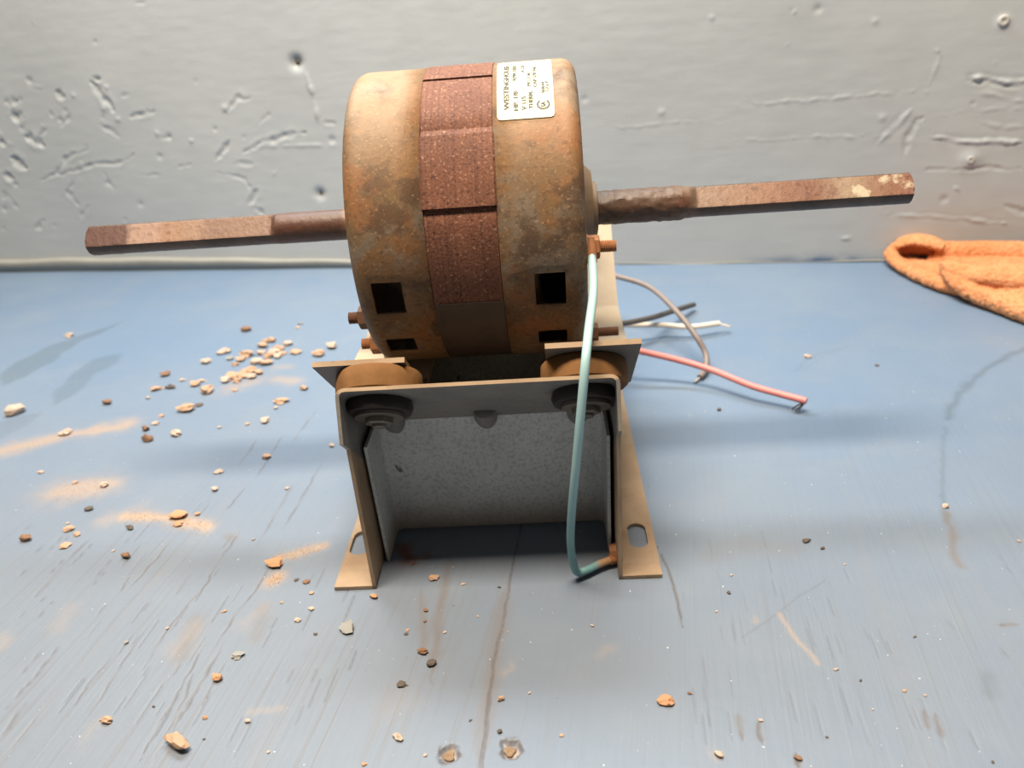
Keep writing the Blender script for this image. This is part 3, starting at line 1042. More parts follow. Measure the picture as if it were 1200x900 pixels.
def build_motor():
    shl = build_shell(-1)
    shr = build_shell(1)
    # stator core: stepped ring of laminations
    bm = bmesh.new()
    steps = [(-180, -44, .0697), (-44, -17.5, .0703), (-17.5, 17.3, .0698), (17.3, 42.5, .0709), (42.5, 71.9, .0700), (71.9, 180, .0705)]
    prof = []
    for a, b, r in steps:
        n = max(2, int((b - a) / 3))
        for k in range(n + 1):
            t = a + (b - a) * k / n
            if k == 0: t += 0.02
            if k == n: t -= 0.02
            rr = r
            prof.append((t, rr))
        if abs(b - 71.9) < .1:
            prof += [(71.5, .0700), (71.55, .0682), (72.25, .0682), (72.3, .0705)]
        if abs(b - 17.3) < .1:
            pass
    prof = [p for i, p in enumerate(prof)]
    # undercut groove below the overhanging section at 17.3 deg
    prof2 = []
    for t, r in prof:
        if 16.4 < t < 17.29: r = .0688
        if 42.55 < t < 46.6: r = .0688
        prof2.append((t, r))
    prof2.sort(key=lambda p: p[0])
    prof = prof2
    uu = [-0.0190, -0.0182, 0.0118, 0.0126]
    rings = []
    for iu, u in enumerate(uu):
        rings.append([bm.verts.new(cylp(u, t, r - (0.0008 if iu in (0, 3) else 0))) for t, r in prof])
    inner = [[bm.verts.new(cylp(u, t, 0.036)) for t, r in prof] for u in (uu[0], uu[3])]
    n = len(prof)
    for k in range(n):
        j = (k + 1) % n
        for i in range(3):
            bm.faces.new((rings[i][k], rings[i][j], rings[i + 1][j], rings[i + 1][k]))
        bm.faces.new((inner[0][k], inner[0][j], rings[0][j], rings[0][k]))
        bm.faces.new((rings[3][k], rings[3][j], inner[1][j], inner[1][k]))
        bm.faces.new((inner[1][k], inner[1][j], inner[0][j], inner[0][k]))
    st = from_bm('stator_core', bm, MAT['stator'], ROOT, True, 25)
    st['label'] = 'coarse red-brown laminated stator band'
    st.data.materials.append(MAT['stator_lower'])          # smooth section at the lower front, toned darker than the rest
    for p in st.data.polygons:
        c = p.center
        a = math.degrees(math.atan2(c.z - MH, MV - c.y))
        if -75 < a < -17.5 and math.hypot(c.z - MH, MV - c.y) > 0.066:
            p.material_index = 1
    # windings
    for (u0, sg) in ((-0.0190, -1), (0.0126, 1)):
        bm = bmesh.new()
        nt, nm = 120, 30
        rings = []
        for i in range(nt):
            t = 360 * i / nt
            lob = abs(math.sin(math.radians(t * 2 + 20)))
            row = []
            for k in range(nm):
                a = 2 * math.pi * k / nm
                strand = 1 + 0.10 * math.cos(k * math.pi + 0.6 * math.sin(math.radians(t * 4)))
                row.append(bm.verts.new(cylp(u0 + sg * (0.008 + (0.006 + 0.003 * lob) * math.cos(a) * strand), t, 0.0548 + 0.0105 * math.sin(a) * strand)))
            rings.append(row)
        for i in range(nt):
            for k in range(nm):
                bm.faces.new((rings[i][k], rings[(i + 1) % nt][k], rings[(i + 1) % nt][(k + 1) % nm], rings[i][(k + 1) % nm]))
        w_ = from_bm('winding', bm, MAT['coil'], ROOT, False)
        w_['label'] = 'dark lacquered copper winding inside the vents'
    bm = bmesh.new()
    lathe(bm, [(-0.036, .008), (-0.036, .030), (-0.03, .0345), (0.024, .0345), (0.03, .030), (0.03, .008)], axis_u(MV, MH), 40)
    from_bm('rotor', bm, MAT['rotor'], ROOT, True, 40)
    # shaft with ground flats
    bm = bmesh.new()
    us = list(np.linspace(-0.2016, 0.209, 300))
    us = [-0.2018, -0.2010] + us[2:-2] + [0.2084, 0.2092]
    rows = []
    fa = math.radians(44)
    fn = Vector((0, -math.cos(fa), math.sin(fa)))
    seg = 44
    for i, u in enumerate(us):
        r = 0.0076
        if abs(u) > 0.104: r = 0.0074
        if i in (0, len(us) - 1): r = 0.0052
        row = []
        for k in range(seg):
            a = 2 * math.pi * k / seg
            d = Vector((0, math.cos(a), math.sin(a)))
            rr = r
            q = Vector((u * 300, math.cos(a) * 4, math.sin(a) * 4))
            if 0.056 < u < 0.1: rr += 0.0006 + 0.0006 * mnoise.noise(q) + 0.0003 * mnoise.noise(q * 2.3)
            elif u < -0.185: rr += 0.0003 * mnoise.noise(q * 1.6)
            else: rr += 0.00012 * mnoise.noise(q)
            p = d * rr
            lim = 0.0046
            bl = max(0, min(1, (abs(u) - 0.1025) / 0.003))
            e = p.dot(fn) - lim
            if bl > 0 and e > 0:
                p = p - fn * e * bl
            row.append(bm.verts.new((u, MV + p.y, MH + p.z)))
        rows.append(row)
    for i in range(len(us) - 1):
        for k in range(seg):
            bm.faces.new((rows[i][k], rows[i][(k + 1) % seg], rows[i + 1][(k + 1) % seg], rows[i + 1][k]))
    bm.faces.new(rows[0][::-1]); bm.faces.new(rows[-1])
    sh = from_bm('shaft', bm, MAT['shaft'], ROOT, True, 32)
    fl = sh.data.attributes.new('flat', 'FLOAT', 'FACE')
    fl.data.foreach_set('value', [1.0 if (p.normal.dot(fn) > 0.985 and abs(p.center.x) > 0.102) or (0.25 * 0 > 1) else 0.0 for p in sh.data.polygons])
    sh['label'] = 'long rusted steel shaft with a flat ground on each end'
    # bearing housings
    for sg, u0 in ((1, 0.0488), (-1, -0.0524)):
        bm = bmesh.new()
        lathe(bm, [(u0, .0235), (u0 + sg * .001, .0232), (u0 + sg * .005, .0195), (u0 + sg * .0062, .0185), (u0 + sg * .0064, .0150), (u0 + sg * .0066, .0132), (u0 + sg * .0085, .0130),
                   (u0 + sg * .0088, .0118), (u0 + sg * .0088, .008)], axis_u(MV, MH), 40, False)
        b_ = from_bm('bearing_housing', bm, MAT['boss'], ROOT, True, 35)
    # name plate sticker
    bm = bmesh.new()
    u0, u1, t0, t1 = 0.0142, 0.0382, 47.0, 86.5
    nx, ny = 14, 26
    rc = 0.0016
    gv = {}
    for side, r in ((0, MR + .00045), (1, MR + .00005)):
        for i in range(nx + 1):
            for j in range(ny + 1):
                x = (u1 - u0) * i / nx; y = math.radians(t1 - t0) * MR * j / ny
                H_ = math.radians(t1 - t0) * MR
                w_ = u1 - u0
                # rounded corners: pull grid corners inwards
                cx = min(max(x, rc), w_ - rc); cy = min(max(y, rc), H_ - rc)
                dx, dy = x - cx, y - cy
                l = math.hypot(dx, dy)
                if l > rc: dx, dy = dx / l * rc, dy / l * rc
                gv[side, i, j] = bm.verts.new(cylp(u0 + cx + dx, t0 + math.degrees((cy + dy) / MR), r))
    for side in (0, 1):
        for i in range(nx):
            for j in range(ny):
                bm.faces.new([gv[side, i + a, j + b] for a, b in ((0, 0), (1, 0), (1, 1), (0, 1))])
    for i in range(nx):
        for j in (0, ny):
            bm.faces.new([gv[s_, i + a, j] for s_, a in ((0, 0), (0, 1), (1, 1), (1, 0))])
    for j in range(ny):
        for i in (0, nx):
            bm.faces.new([gv[s_, i, j + a] for s_, a in ((0, 0), (0, 1), (1, 1), (1, 0))])
    lab = from_bm('rating_label', bm, MAT['sticker'], ROOT, True, 50)
    lab['label'] = 'cream rating label with printed black text'

    def print_text(txt, ub, ts, size, length=None):
        """text running up the label; ub baseline, ts start angle"""
        cu = bpy.data.curves.new('printing', 'FONT')
        cu.body = txt
        cu.size = size
        cu.offset = size * 0.035
        to = bpy.data.objects.new('printing', cu)
        COL.objects.link(to)
        dg = bpy.context.evaluated_depsgraph_get()
        me = bpy.data.meshes.new_from_object(to.evaluated_get(dg))
        bpy.data.objects.remove(to)
        bpy.data.curves.remove(cu)
        if not len(me.vertices): return
        xs_ = [v.co.x for v in me.vertices]
        k = 1.0
        if length: k = length / (max(xs_) - min(xs_))
        for v in me.vertices:
            x, y = (v.co.x - min(xs_)) * k, v.co.y
            v.co = cylp(ub - y, ts + math.degrees(x / MR), MR + .00056)
        link('printing', me, MAT['ink'], lab)
    UB = lambda px: 0.0142 + (px - 583) / 65.0 * 0.0238
    dl = lambda d: math.radians(d) * MR
    print_text('WESTINGHOUSE', UB(597.0), 51.0, 0.0031, dl(29))
    print_text('HP. 1/8', UB(607.3), 50.5, 0.0027, dl(9.5))
    print_text('RPM 1050', UB(605.8), 66.5, 0.0023, dl(13))
    print_text('V 115', UB(616.6), 50.5, 0.0027, dl(6.5))
    print_text('A 2.8', UB(615.4), 72.0, 0.0021, dl(7))
    print_text('THERM.', UB(624.2), 51.0, 0.0024, dl(8.5))
    print_text('PF17 M', UB(622.8), 62.5, 0.0021, dl(9))
    print_text('CAP 370 VAC', UB(629.6), 61.5, 0.0021, dl(16))
    print_text('SER44', UB(638.6), 58.0, 0.0020, dl(6.5))
    print_text('173 B', UB(643.6), 59.0, 0.0020, dl(6))
    # certification roundel
    bm = bmesh.new()
    cu_, ct = UB(636.2), 52.6
    pr = None
    for i in range(29):
        a = math.radians(125 + 290 * i / 28)
        cur = [bm.verts.new(cylp(cu_ + math.cos(a) * r, ct + math.degrees(math.sin(a) * r / MR), MR + .00056)) for r in (.0021, .0028)]
        if pr: bm.faces.new((pr[0], pr[1], cur[1], cur[0]))
        pr = cur
    from_bm('printing', bm, MAT['ink'], lab)
    print_text('SA', cu_ + 0.0009, ct - 1.2, 0.0027, dl(2.4))

    # studs and nuts on the ends
    def stud(u0, sg, v, h, L=0.011, nut='nut', nr=0.0052, nut_off=0.0, label=None):
        bm = bmesh.new()
        a0 = math.radians(10)
        for (ua, ub_) in ((nut_off, nut_off + .0050),):
            ring = []
            for (du, rr) in ((ua, nr), (ub_ - .0006, nr), (ub_, nr * .88)):
                ring.append([bm.verts.new((u0 + sg * du, v + rr * math.cos(a0 + k * math.pi / 3), h + rr * math.sin(a0 + k * math.pi / 3))) for k in range(6)])
            for i in range(2):
                for k in range(6):
                    bm.faces.new((ring[i][k], ring[i][(k + 1) % 6], ring[i + 1][(k + 1) % 6], ring[i + 1][k]))
            bm.faces.new(ring[0]); bm.faces.new(ring[2])
        o = from_bm('nut', bm, MAT[nut], ROOT)
        bm = bmesh.new()
        prof = []
        r = nr * 0.52
        s_ = -0.004
        while s_ < L:
            prof += [(s_, r * 0.84), (s_ + .00045, r)]
            s_ += .0009
        prof.append((L, r * .7))
        lathe(bm, [(u0 + sg * s, r_) for s, r_ in prof], axis_u(v, h), 16)
        from_bm('threaded_stud', bm, MAT[nut], o)
        return o
    stud(0.0492, 1, 0.0430, 0.1478, 0.0125, 'nut', 0.0052, 0.0006)
    stud(0.0513, 1, MV - 0.008, 0.0872, 0.0155, 'nut_dark', 0.0050, 0.0)
    stud(-0.0524, -1, 0.0535, 0.1175, 0.0100, 'nut_dark', 0.0056, 0.0002)
    stud(-0.0524, -1, 0.0690, 0.0975, 0.0100, 'nut', 0.0054, 0.0004)
    stud(0.0492, 1, mir(0.0440), 0.1488, 0.011, 'nut_dark', 0.0052, 0.0004)


def edge_material(o, direction, mat, lim=0.95):
    """faces looking along direction (the sheared sheet edges) get their own material"""
    d = Vector(direction).normalized()
    o.data.materials.append(MAT[mat])
    for p in o.data.polygons:
        if p.normal.dot(d) > lim:
            p.material_index = 1


def build_stand():
    t = 0.0016
    # sloping top channel: front and (mirrored) rear
    prof = round_path([(-W, -0.024), (-W, 0), (W, 0), (W, -0.024)], 0.0045, 6)
    br = None
    o0 = Vector((0, 0, HF))
    bm = bmesh.new()
    def fn(p):      # the side skirts hang nearly plumb below the sloping plate
        m = max(p[1], -0.002)
        return Vector((p[0], 0.30 * p[1] + 0.368 * m, HF + 0.954 * p[1] - 0.209 * m))
    sheet(bm, prof, t, fn, SD * LS)
    br = from_bm('mounting_bracket', bm, MAT['stand_top'], ROOT, True, 30)
    br['label'] = 'bent sheet metal stand with sloping top plates'
    edge_material(br, -SD, 'leg')
    bm = bmesh.new()
    fnr = lambda p: (lambda q: Vector((q.x, mir(q.y), q.z)))(fn(p))
    sheet(bm, prof, t, fnr, Vector((0, -SD.y, SD.z)) * LS)
    from_bm('rear_top_plate', bm, MAT['stand_top'], br, True, 30)
    # panels, U shaped in plan, folded forward at both sides
    wi = W - 0.0034
    pv, pvb = SD.y * LS + 0.0006, 0.0478
    pp = round_path([(-wi, 0.0145), (-wi, pv), (wi, pv), (wi, 0.0145)], 0.005, 6)
    htop = HF + SD.z * LS - 0.0004
    bm = bmesh.new()
    sheet(bm, pp, 0.0014, lambda p: Vector((p[0], p[1] + (pvb - pv), 0.0004)), Vector((0, pv - pvb, htop)))
    # cut flange tops to stay below the sloping plate
    for v in bm.verts:
        lim = HF - 0.004 + (v.co.y) * (SD.z / SD.y)
        if v.co.z > 0.03: v.co.z = min(max(htop, v.co.z), htop)
    pn = from_bm('front_panel', bm, MAT['panel'], br, True, 30)
    pn['label'] = 'speckled grey galvanised panel'
    bm = bmesh.new()
    sheet(bm, pp, 0.0014, lambda p: Vector((p[0], mir(p[1] + (pvb - pv)), 0.0004)), Vector((0, -(pv - pvb), htop)))
    from_bm('rear_panel', bm, MAT['panel'], br, True, 30)
    # pressed stiffening dimples across the bend
    for ux in (-0.0455, -0.0012, 0.0425):
        bm = bmesh.new()
        cen = Vector((ux, pv - 0.0020, htop - 0.0005))
        rows = []
        for i in range(9):
            k = i / 8
            # runs from the plate underside down the panel, pointed at the bottom
            p = Vector((ux, pv - 0.010 + 0.0125 * k + 0.0008, htop + 0.0065 - 0.0165 * k))
            r = 0.0056 * math.sin(math.pi * (0.30 + 0.68 * k)) ** 0.8
            rows.append([bm.verts.new(p + Vector((math.cos(math.pi * j / 8) * r, -math.sin(math.pi * j / 8) * r * 0.75, -math.sin(math.pi * j / 8) * r * 0.5))) for j in range(9)])
        for i in range(8):
            for j in range(8):
                bm.faces.new((rows[i][j], rows[i + 1][j], rows[i + 1][j + 1], rows[i][j + 1]))
        bm.faces.new(rows[0]); bm.faces.new(rows[-1])
        from_bm('pressed_dimple', bm, MAT['stand_top'], br, True)
    # legs: upright plate plus foot flange with a slot
    for sg in (-1, 1):
        bm = bmesh.new()
        VE = 2 * MV
        # upright
        pts = [(0.0003, 0.0004), (0.0003, 0.084), (0.0015, 0.085), (0.020, 0.0655), (VE - 0.020, 0.0655), (VE - 0.0015, 0.085), (VE, 0.084), (VE, 0.0004)]
        x0 = sg * (W - 0.0018) if sg < 0 else W + 0.0001
        ua, ub_ = sorted((sg * (W + 0.0002), sg * (W - 0.0015)))
        extrude_poly(bm, [Vector((ua, v, h)) for v, h in pts], (ub_ - ua, 0, 0))
        # foot with slot: frame of quads around the slot
        fw = 0.0186
        f0, f1 = sorted((sg * (W - 0.0015), sg * (W + fw)))
        sc = (sg * (W + 0.0105), 0.0305) if sg > 0 else (sg * (W + 0.0125), 0.034)
        def foot_part(va, vb):
            add_box(bm, (f0, va, 0.0004), (f1, vb, 0.0021))
        # annular mesh: outer rectangle to slot outline
        va, vb = sc[1] - 0.022, sc[1] + 0.022
        def ringpts(z):
            outer, inner_ = [], []
            n = 32
            for k in range(n):
                a = 2 * math.pi * k / n
                ca, sa = math.cos(a), math.sin(a)
                rx, ry = 0.0046, 0.0046
                ix = sc[0] + rx * ca; iy = sc[1] + ry * sa + (0.0052 if sa > 0.001 else -0.0052 if sa < -0.001 else 0)
                # project on rectangle
                hx0, hx1 = f1 - sc[0], sc[0] - f0
                kx = (hx0 / ca) if ca > 1e-6 else ((-hx1) / ca if ca < -1e-6 else 1e9)
                ky = 0.022 / abs(sa) if abs(sa) > 1e-6 else 1e9
                kk = min(kx, ky)
                outer.append(bm.verts.new((sc[0] + ca * kk, sc[1] + sa * kk, z)))
                inner_.append(bm.verts.new((ix, iy, z)))
            return outer, inner_
        ot, it = ringpts(0.0021)
        ob, ib = ringpts(0.0004)
        n = 32
        for k in range(n):
            j = (k + 1) % n
            bm.faces.new((ot[k], ot[j], it[j], it[k]))
            bm.faces.new((ob[k], ib[k], ib[j], ob[j]))
            bm.faces.new((it[k], it[j], ib[j], ib[k]))
            bm.faces.new((ot[k], ob[k], ob[j], ot[j]))
        # corners of the rectangle missed by the ring
        foot_part(0.0003, va + 0.0001)
        foot_part(vb - 0.0001, VE)
        for cx in (f0, f1):
            for cy, s2 in ((va, 1), (vb, -1)):
                hx = abs(cx - sc[0])
                best = [v.co for v in ot if abs(v.co.x - cx) < 1e-5 and (v.co.y - sc[1]) * (cy - sc[1]) > 0]
                bestx = [v.co for v in ot if abs(v.co.y - cy) < 1e-5 and (v.co.x - sc[0]) * (cx - sc[0]) > 0]
                if best and bestx:
                    e1 = max(best, key=lambda c_: abs(c_.y - sc[1])); e2 = max(bestx, key=lambda c_: abs(c_.x - sc[0]))
                    extrude_poly(bm, [Vector((cx, cy, 0.0004)), Vector((cx, e1.y, 0.0004)), Vector((e2.x, cy, 0.0004))], (0, 0, 0.0017))
        lg = from_bm('leg', bm, MAT['leg'], br)
        lg['label'] = 'tan dusty angle leg with a slotted foot'

    # cradle sheet: two front tabs, floor under the motor, rear upturn
    b = 0.0135
    org = Vector((0, 0, HF)) + SN * b
    a_end = (org.z - 0.0795) / 0.668
    bend = Vector((org.y + a_end * 0.745, 0.0795))
    rb = Vector((0.1455, 0.0795))
    rend = rb + Vector((0.745, 0.668)) * 0.060
    tb = 0.0023

    def tabpath(a0):
        p0 = Vector((org.y + a0 * 0.745, org.z - a0 * 0.668))
        return round_path([p0, bend, bend + Vector((0.012, 0))], 0.006, 5)
    main = round_path([Vector((0.122, 0.0795)), rb, rend], 0.006, 6)
    bm = bmesh.new()
    sheet(bm, main, tb, lambda p: Vector((-0.0738, p[0], p[1])), (0.1455, 0, 0))
    floor_ = [bend + Vector((0.0117, 0)), Vector((0.1221, 0.0795))]
    sheet(bm, floor_, tb, lambda p: Vector((-0.0738, p[0], p[1])), (0.0432, 0, 0))
    sheet(bm, floor_, tb, lambda p: Vector((0.0290, p[0], p[1])), (0.0427, 0, 0))
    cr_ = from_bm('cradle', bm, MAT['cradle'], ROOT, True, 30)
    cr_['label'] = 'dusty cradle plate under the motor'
    for a0, ua, uw in ((0.0045, -0.0704, 0.0398), (-0.0032, 0.0290, 0.0394)):
        bm = bmesh.new()
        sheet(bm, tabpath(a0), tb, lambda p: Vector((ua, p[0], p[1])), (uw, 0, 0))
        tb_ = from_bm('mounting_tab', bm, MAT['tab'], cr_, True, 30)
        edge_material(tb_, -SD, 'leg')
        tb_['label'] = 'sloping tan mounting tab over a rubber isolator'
    # lugs joining cradle and motor ends
    for ua in (0.0497, -0.0547):
        bm = bmesh.new()
        extrude_poly(bm, [Vector((ua, v, h)) for v, h in ((0.078, 0.0795), (0.078, 0.092), (0.088, 0.118), (0.112, 0.118), (0.122, 0.092), (0.122, 0.0795))], (0.0016, 0, 0))
        from_bm('lug', bm, MAT['cradle'], cr_)
    # rubber isolators with washers, nut and bolt below
    for (ux, rear) in ((-0.0448, 0), (0.0452, 0), (-0.0448, 1), (0.0452, 1)):
        M = (lambda q: Vector((q.x, mir(q.y), q.z))) if rear else (lambda q: q)
        c0 = Vector((ux, 0, HF)) + SD * 0.0200
        def ax(s, r, a):
            return M(c0 + SN * s + Vector((1, 0, 0)) * (r * math.cos(a)) + SD * (r * math.sin(a)))
        bm = bmesh.new()
        lathe(bm, [(0.0001, .0176), (0.0012, .0188), (0.0055, .0191), (0.0100, .0188), (0.0111, .0178)], ax, 40)
        iso = from_bm('rubber_isolator', bm, MAT['rubber'], ROOT, True, 40)
        bm = bmesh.new()
        lathe(bm, [(-0.0017, .0142), (-0.0045, .0150), (-0.0070, .0140), (-0.0072, .009)], ax, 36)
        from_bm('lower_bushing', bm, MAT['rubber_dark'], iso, True, 40)
        bm = bmesh.new()
        lathe(bm, [(-0.0073, .0105), (-0.0088, .0105)], ax, 30)
        from_bm('washer', bm, MAT['steel'], iso, True, 40)
        bm = bmesh.new()
        rr = .0062
        lathe(bm, [(-0.0089, rr), (-0.0112, rr), (-0.0116, rr * .85)], ax, 6)
        lathe(bm, [(-0.0116, .0031), (-0.0128, .0031), (-0.0131, .0026)], ax, 12)
        from_bm('nut', bm, MAT['steel'], iso)


def wire_obj(name, path, rad, mat, parent, label, seg=10):
    bm = bmesh.new()
    tube(bm, path, rad, seg)
    o = from_bm(name, bm, MAT[mat], parent, True, 60)
    o['label'] = label
    return o


def strands(parent, base, direction, mat, n=5, L=0.009, spread=0.35, r=0.00028, down=0.002):
    d = Vector(direction).normalized()
    for i in range(n):
        q = Vector((random.uniform(-1, 1), random.uniform(-1, 1), random.uniform(-.6, .6))) * spread
        e = base + (d + q).normalized() * L * random.uniform(.7, 1.1)
        e.z = max(0.0008, e.z - down)
        m = (base + e) / 2 + q * 0.0008
        m.z = max(0.001, m.z)
        bm = bmesh.new()
        tube(bm, catmull([base - d * 0.002, m, e], 5), r, 5)
        from_bm('wire_strand', bm, MAT[mat], parent, True)


def build_wires():
    L = world_to_local
    # teal ground wire hanging in front: stud -> down -> stand leg
    us = lambda x, y, v: None

    def onv(x, y, v):
        """point on the plane v = const of the motor frame"""
        c, s = math.cos(YAW), math.sin(YAW)
        Vv = Vector((s, c, 0)); d = ray(x, y)
        k = (v - Vv.dot(CAM - ROOT.location)) / Vv.dot(d)
        return L(CAM + d * k)
    pts = [onv(693, 298, .037), onv(695, 318, .030), onv(695, 345, .019), onv(690, 385, .003), onv(686, 425, -.010), onv(681, 480, -.014), onv(675, 545, -.013),
           onv(670, 600, -.009), onv(669, 640, -.004), onv(675, 669, 0.000), onv(688, 683, .003), onv(703, 676, .007), onv(717, 665, .010)]
    for p in pts: p.z = max(p.z, 0.0042)
    w = wire_obj('ground_wire', catmull(pts, 8), 0.00185, 'wire_teal', ROOT, 'pale teal ground wire hanging in front of the stand', 12)
    # ring terminal at the stud
    bm = bmesh.new()
    tube(bm, [pts[0] + Vector((0, 0.004, 0.006)), pts[0] + Vector((0, .0015, .002)), pts[0] + Vector((0, -.0015, -.003))], lambda k: 0.0017 + 0.0007 * (k > .4), 12)
    lathe(bm, [(0.0490, .0058), (0.0497, .0058)], axis_u(0.0430, 0.1478), 24)
    from_bm('ring_terminal', bm, MAT['nut'], w, True, 40)
    # crimp and screw on the leg
    bm = bmesh.new()
    e = pts[-1]
    d = (pts[-1] - pts[-2]).normalized()
    tube(bm, [e - d * 0.001, e + d * .0018, e + d * .0045], lambda k: 0.0025 if k < .7 else 0.0030, 12)
    lathe(bm, [(W - 0.0048, .0036), (W - .0016, .0042)], axis_u(e.y + 0.003, e.z + 0.002), 8)
    from_bm('crimp_terminal', bm, MAT['nut'], w, True, 40)

    def P(x, y, h):
        return L(tabp(x, y, h))
    src = [Vector((0.030, 0.150, 0.060))]
    g = wire_obj('lead_wire', catmull([Vector((0.030, 0.168, 0.055)), P(700, 322, .046), P(727, 325, .045), P(762, 337, .041), P(792, 364, .034), P(815, 393, .022), P(827, 415, .011), P(827, 432, .0048), P(820, 442, .0028)], 8), 0.0021, 'wire_grey', ROOT, 'dark grey lead wire curling down to the bench')
    strands(g, P(820, 442, .0028), P(812, 448, .002) - P(820, 442, .0028), 'strand', 4, 0.006, 0.15, 0.0006)
    k = wire_obj('lead_wire', catmull([Vector((0.03, 0.155, 0.05)), P(705, 380, .034), P(730, 379, .03), P(765, 372, .021), P(790, 364, .013), P(813, 357, .006)], 8), 0.0022, 'wire_black', ROOT, 'charcoal lead wire with a cut end')
    wv = wire_obj('lead_wire', catmull([Vector((0.03, 0.150, 0.045)), P(700, 384, .022), P(730, 381, .018), P(775, 381, .012), P(810, 383, .010), P(843, 379, .009)], 8), 0.0021, 'wire_white', ROOT, 'white lead wire with bare strands')
    strands(wv, P(843, 379, .009), P(860, 379, .008) - P(843, 379, .009), 'wire_white', 4, 0.010, 0.25, 0.0005, 0.003)
    pk = wire_obj('lead_wire', catmull([Vector((0.03, 0.135, 0.045)), P(715, 403, .030), P(748, 411, .025), P(795, 422, .019), P(835, 434, .015), P(880, 452, .0115), P(915, 462, .0095), P(945, 470, .0085)], 8), 0.0022, 'wire_pink', ROOT, 'pink red lead wire with frayed strands')
    strands(pk, P(943, 470, .0080), P(930, 478, .003) - P(943, 470, .0080), 'strand_dark', 6, 0.0085, 0.45, 0.0003, 0.002)


build_motor()
build_stand()
build_wires()


# ------------------------------------------------------------------ orange rag
def build_rag():
    bm = bmesh.new()

    def P(x, y, h):
        return tabp(x, y, h)

    def blob_tube(pts, rad, flat=1.0):
        path = catmull([Vector(p) for p in pts], 8)
        n = len(path)
        rings = []
        nrm = Vector((0, 0, 1))
        rr = [r for r in rad]
        for i in range(n):
            k = i / (n - 1) * (len(rr) - 1)
            j = min(int(k), len(rr) - 2)
            r = rr[j] + (rr[j + 1] - rr[j]) * (k - j)
            d = (path[min(i + 1, n - 1)] - path[max(i - 1, 0)]).normalized()
            up = (nrm - d * nrm.dot(d)).normalized()
            bi = d.cross(up)
            rings.append([bm.verts.new(path[i] + up * (math.cos(2 * math.pi * q / 14) * r * flat) + bi * (math.sin(2 * math.pi * q / 14) * r)) for q in range(14)])
        for i in range(n - 1):
            for q in range(14):
                bm.faces.new((rings[i][q], rings[i][(q + 1) % 14], rings[i + 1][(q + 1) % 14], rings[i + 1][q]))
        bm.faces.new(rings[0][::-1]); bm.faces.new(rings[-1])
    R = RAG = None
    # lower lip: from the open mouth at the left along the bench, then under the front fold
    blob_tube([P(1052, 288, .017), P(1045, 293, .014), P(1044, 299, .010), P(1055, 310, .007), P(1078, 322, .0065), P(1105, 333, .0065), P(1135, 341, .0065)],
              [.0045, .005, .006, .0065, .0075, .0075, .007], 0.8)
    # floor of the mouth and its back
    blob_tube([P(1050, 301, .004), P(1080, 310, .004), P(1130, 322, .005)], [.006, .012, .014], 0.28)
    blob_tube([P(1052, 292, .012), P(1070, 290, .013), P(1095, 291, .014)], [.005, .006, .007], 1.0)
    # upper layer roofing the mouth, then the rolled back edge running off to the right
    blob_tube([P(1050, 289, .018), P(1060, 283, .022), P(1076, 281, .0235), P(1092, 284, .022), P(1106, 289, .019)], [.0045, .0095, .012, .012, .010], 0.38)
    blob_tube([P(1095, 293, .014), P(1115, 294, .014), P(1150, 295, .015), P(1280, 298, .016)], [.010, .010, .011, .012], 0.85)
    blob_tube([P(1090, 300, .008), P(1125, 306, .007), P(1180, 312, .008), P(1270, 318, .010)], [.009, .012, .014, .014], 0.5)
    # front fold with a rounded tip, swelling to the right
    blob_tube([P(1108, 309, .0215), P(1120, 315, .0215), P(1145, 322, .0215), P(1180, 324, .024), P(1230, 328, .026), P(1300, 332, .026)], [.0055, .0085, .0115, .0155, .018, .019], 0.6)
    blob_tube([P(1107, 312, .019), P(1116, 324, .0165), P(1130, 336, .0125), P(1150, 346, .0095), P(1180, 357, .0085), P(1215, 369, .0085), P(1290, 388, .009)], [.005, .0065, .0075, .008, .0085, .009, .01], 0.95)
    blob_tube([P(1140, 332, .012), P(1175, 340, .013), P(1215, 348, .014), P(1290, 360, .015)], [.009, .013, .016, .018], 0.75)
    for v in bm.verts:
        v.co.z = max(v.co.z, 0.0006)
    me0 = bpy.data.meshes.new('rag_rough')
    bmesh.ops.recalc_face_normals(bm, faces=bm.faces)
    bm.to_mesh(me0); bm.free()
    o = bpy.data.objects.new('rag_rough', me0)
    COL.objects.link(o)
    rm = o.modifiers.new('remesh', 'REMESH')
    rm.mode = 'VOXEL'; rm.voxel_size = 0.0009
    sm = o.modifiers.new('smooth', 'SMOOTH')
    sm.factor = 0.5; sm.iterations = 3
    dg = bpy.context.evaluated_depsgraph_get()
    me = bpy.data.meshes.new_from_object(o.evaluated_get(dg))
    bpy.data.objects.remove(o)
    # terry pile
    nv = len(me.vertices)
    co = np.empty(nv * 3, np.float32); me.vertices.foreach_get('co', co)
    no = np.empty(nv * 3, np.float32); me.vertices.foreach_get('normal', no)
    co = co.reshape(-1, 3); no = no.reshape(-1, 3)
    h = fbm(co[:, 0] * 520 + co[:, 2] * 400, co[:, 1] * 520 + co[:, 2] * 310, 4, 2) - 0.35
    co = co + no * (h * 0.0026)[:, None]
    co[:, 2] = np.maximum(co[:, 2], 0.0004)
    me.vertices.foreach_set('co', co.reshape(-1))
    me.update()
    r = link('shop_rag', me, MAT['rag'], None, True)
    tag(r, 'crumpled orange terry cloth rag lying against the wall', 'rag')


build_rag()

# ------------------------------------------------------------------ chips and grit
CHIP_ME = {}


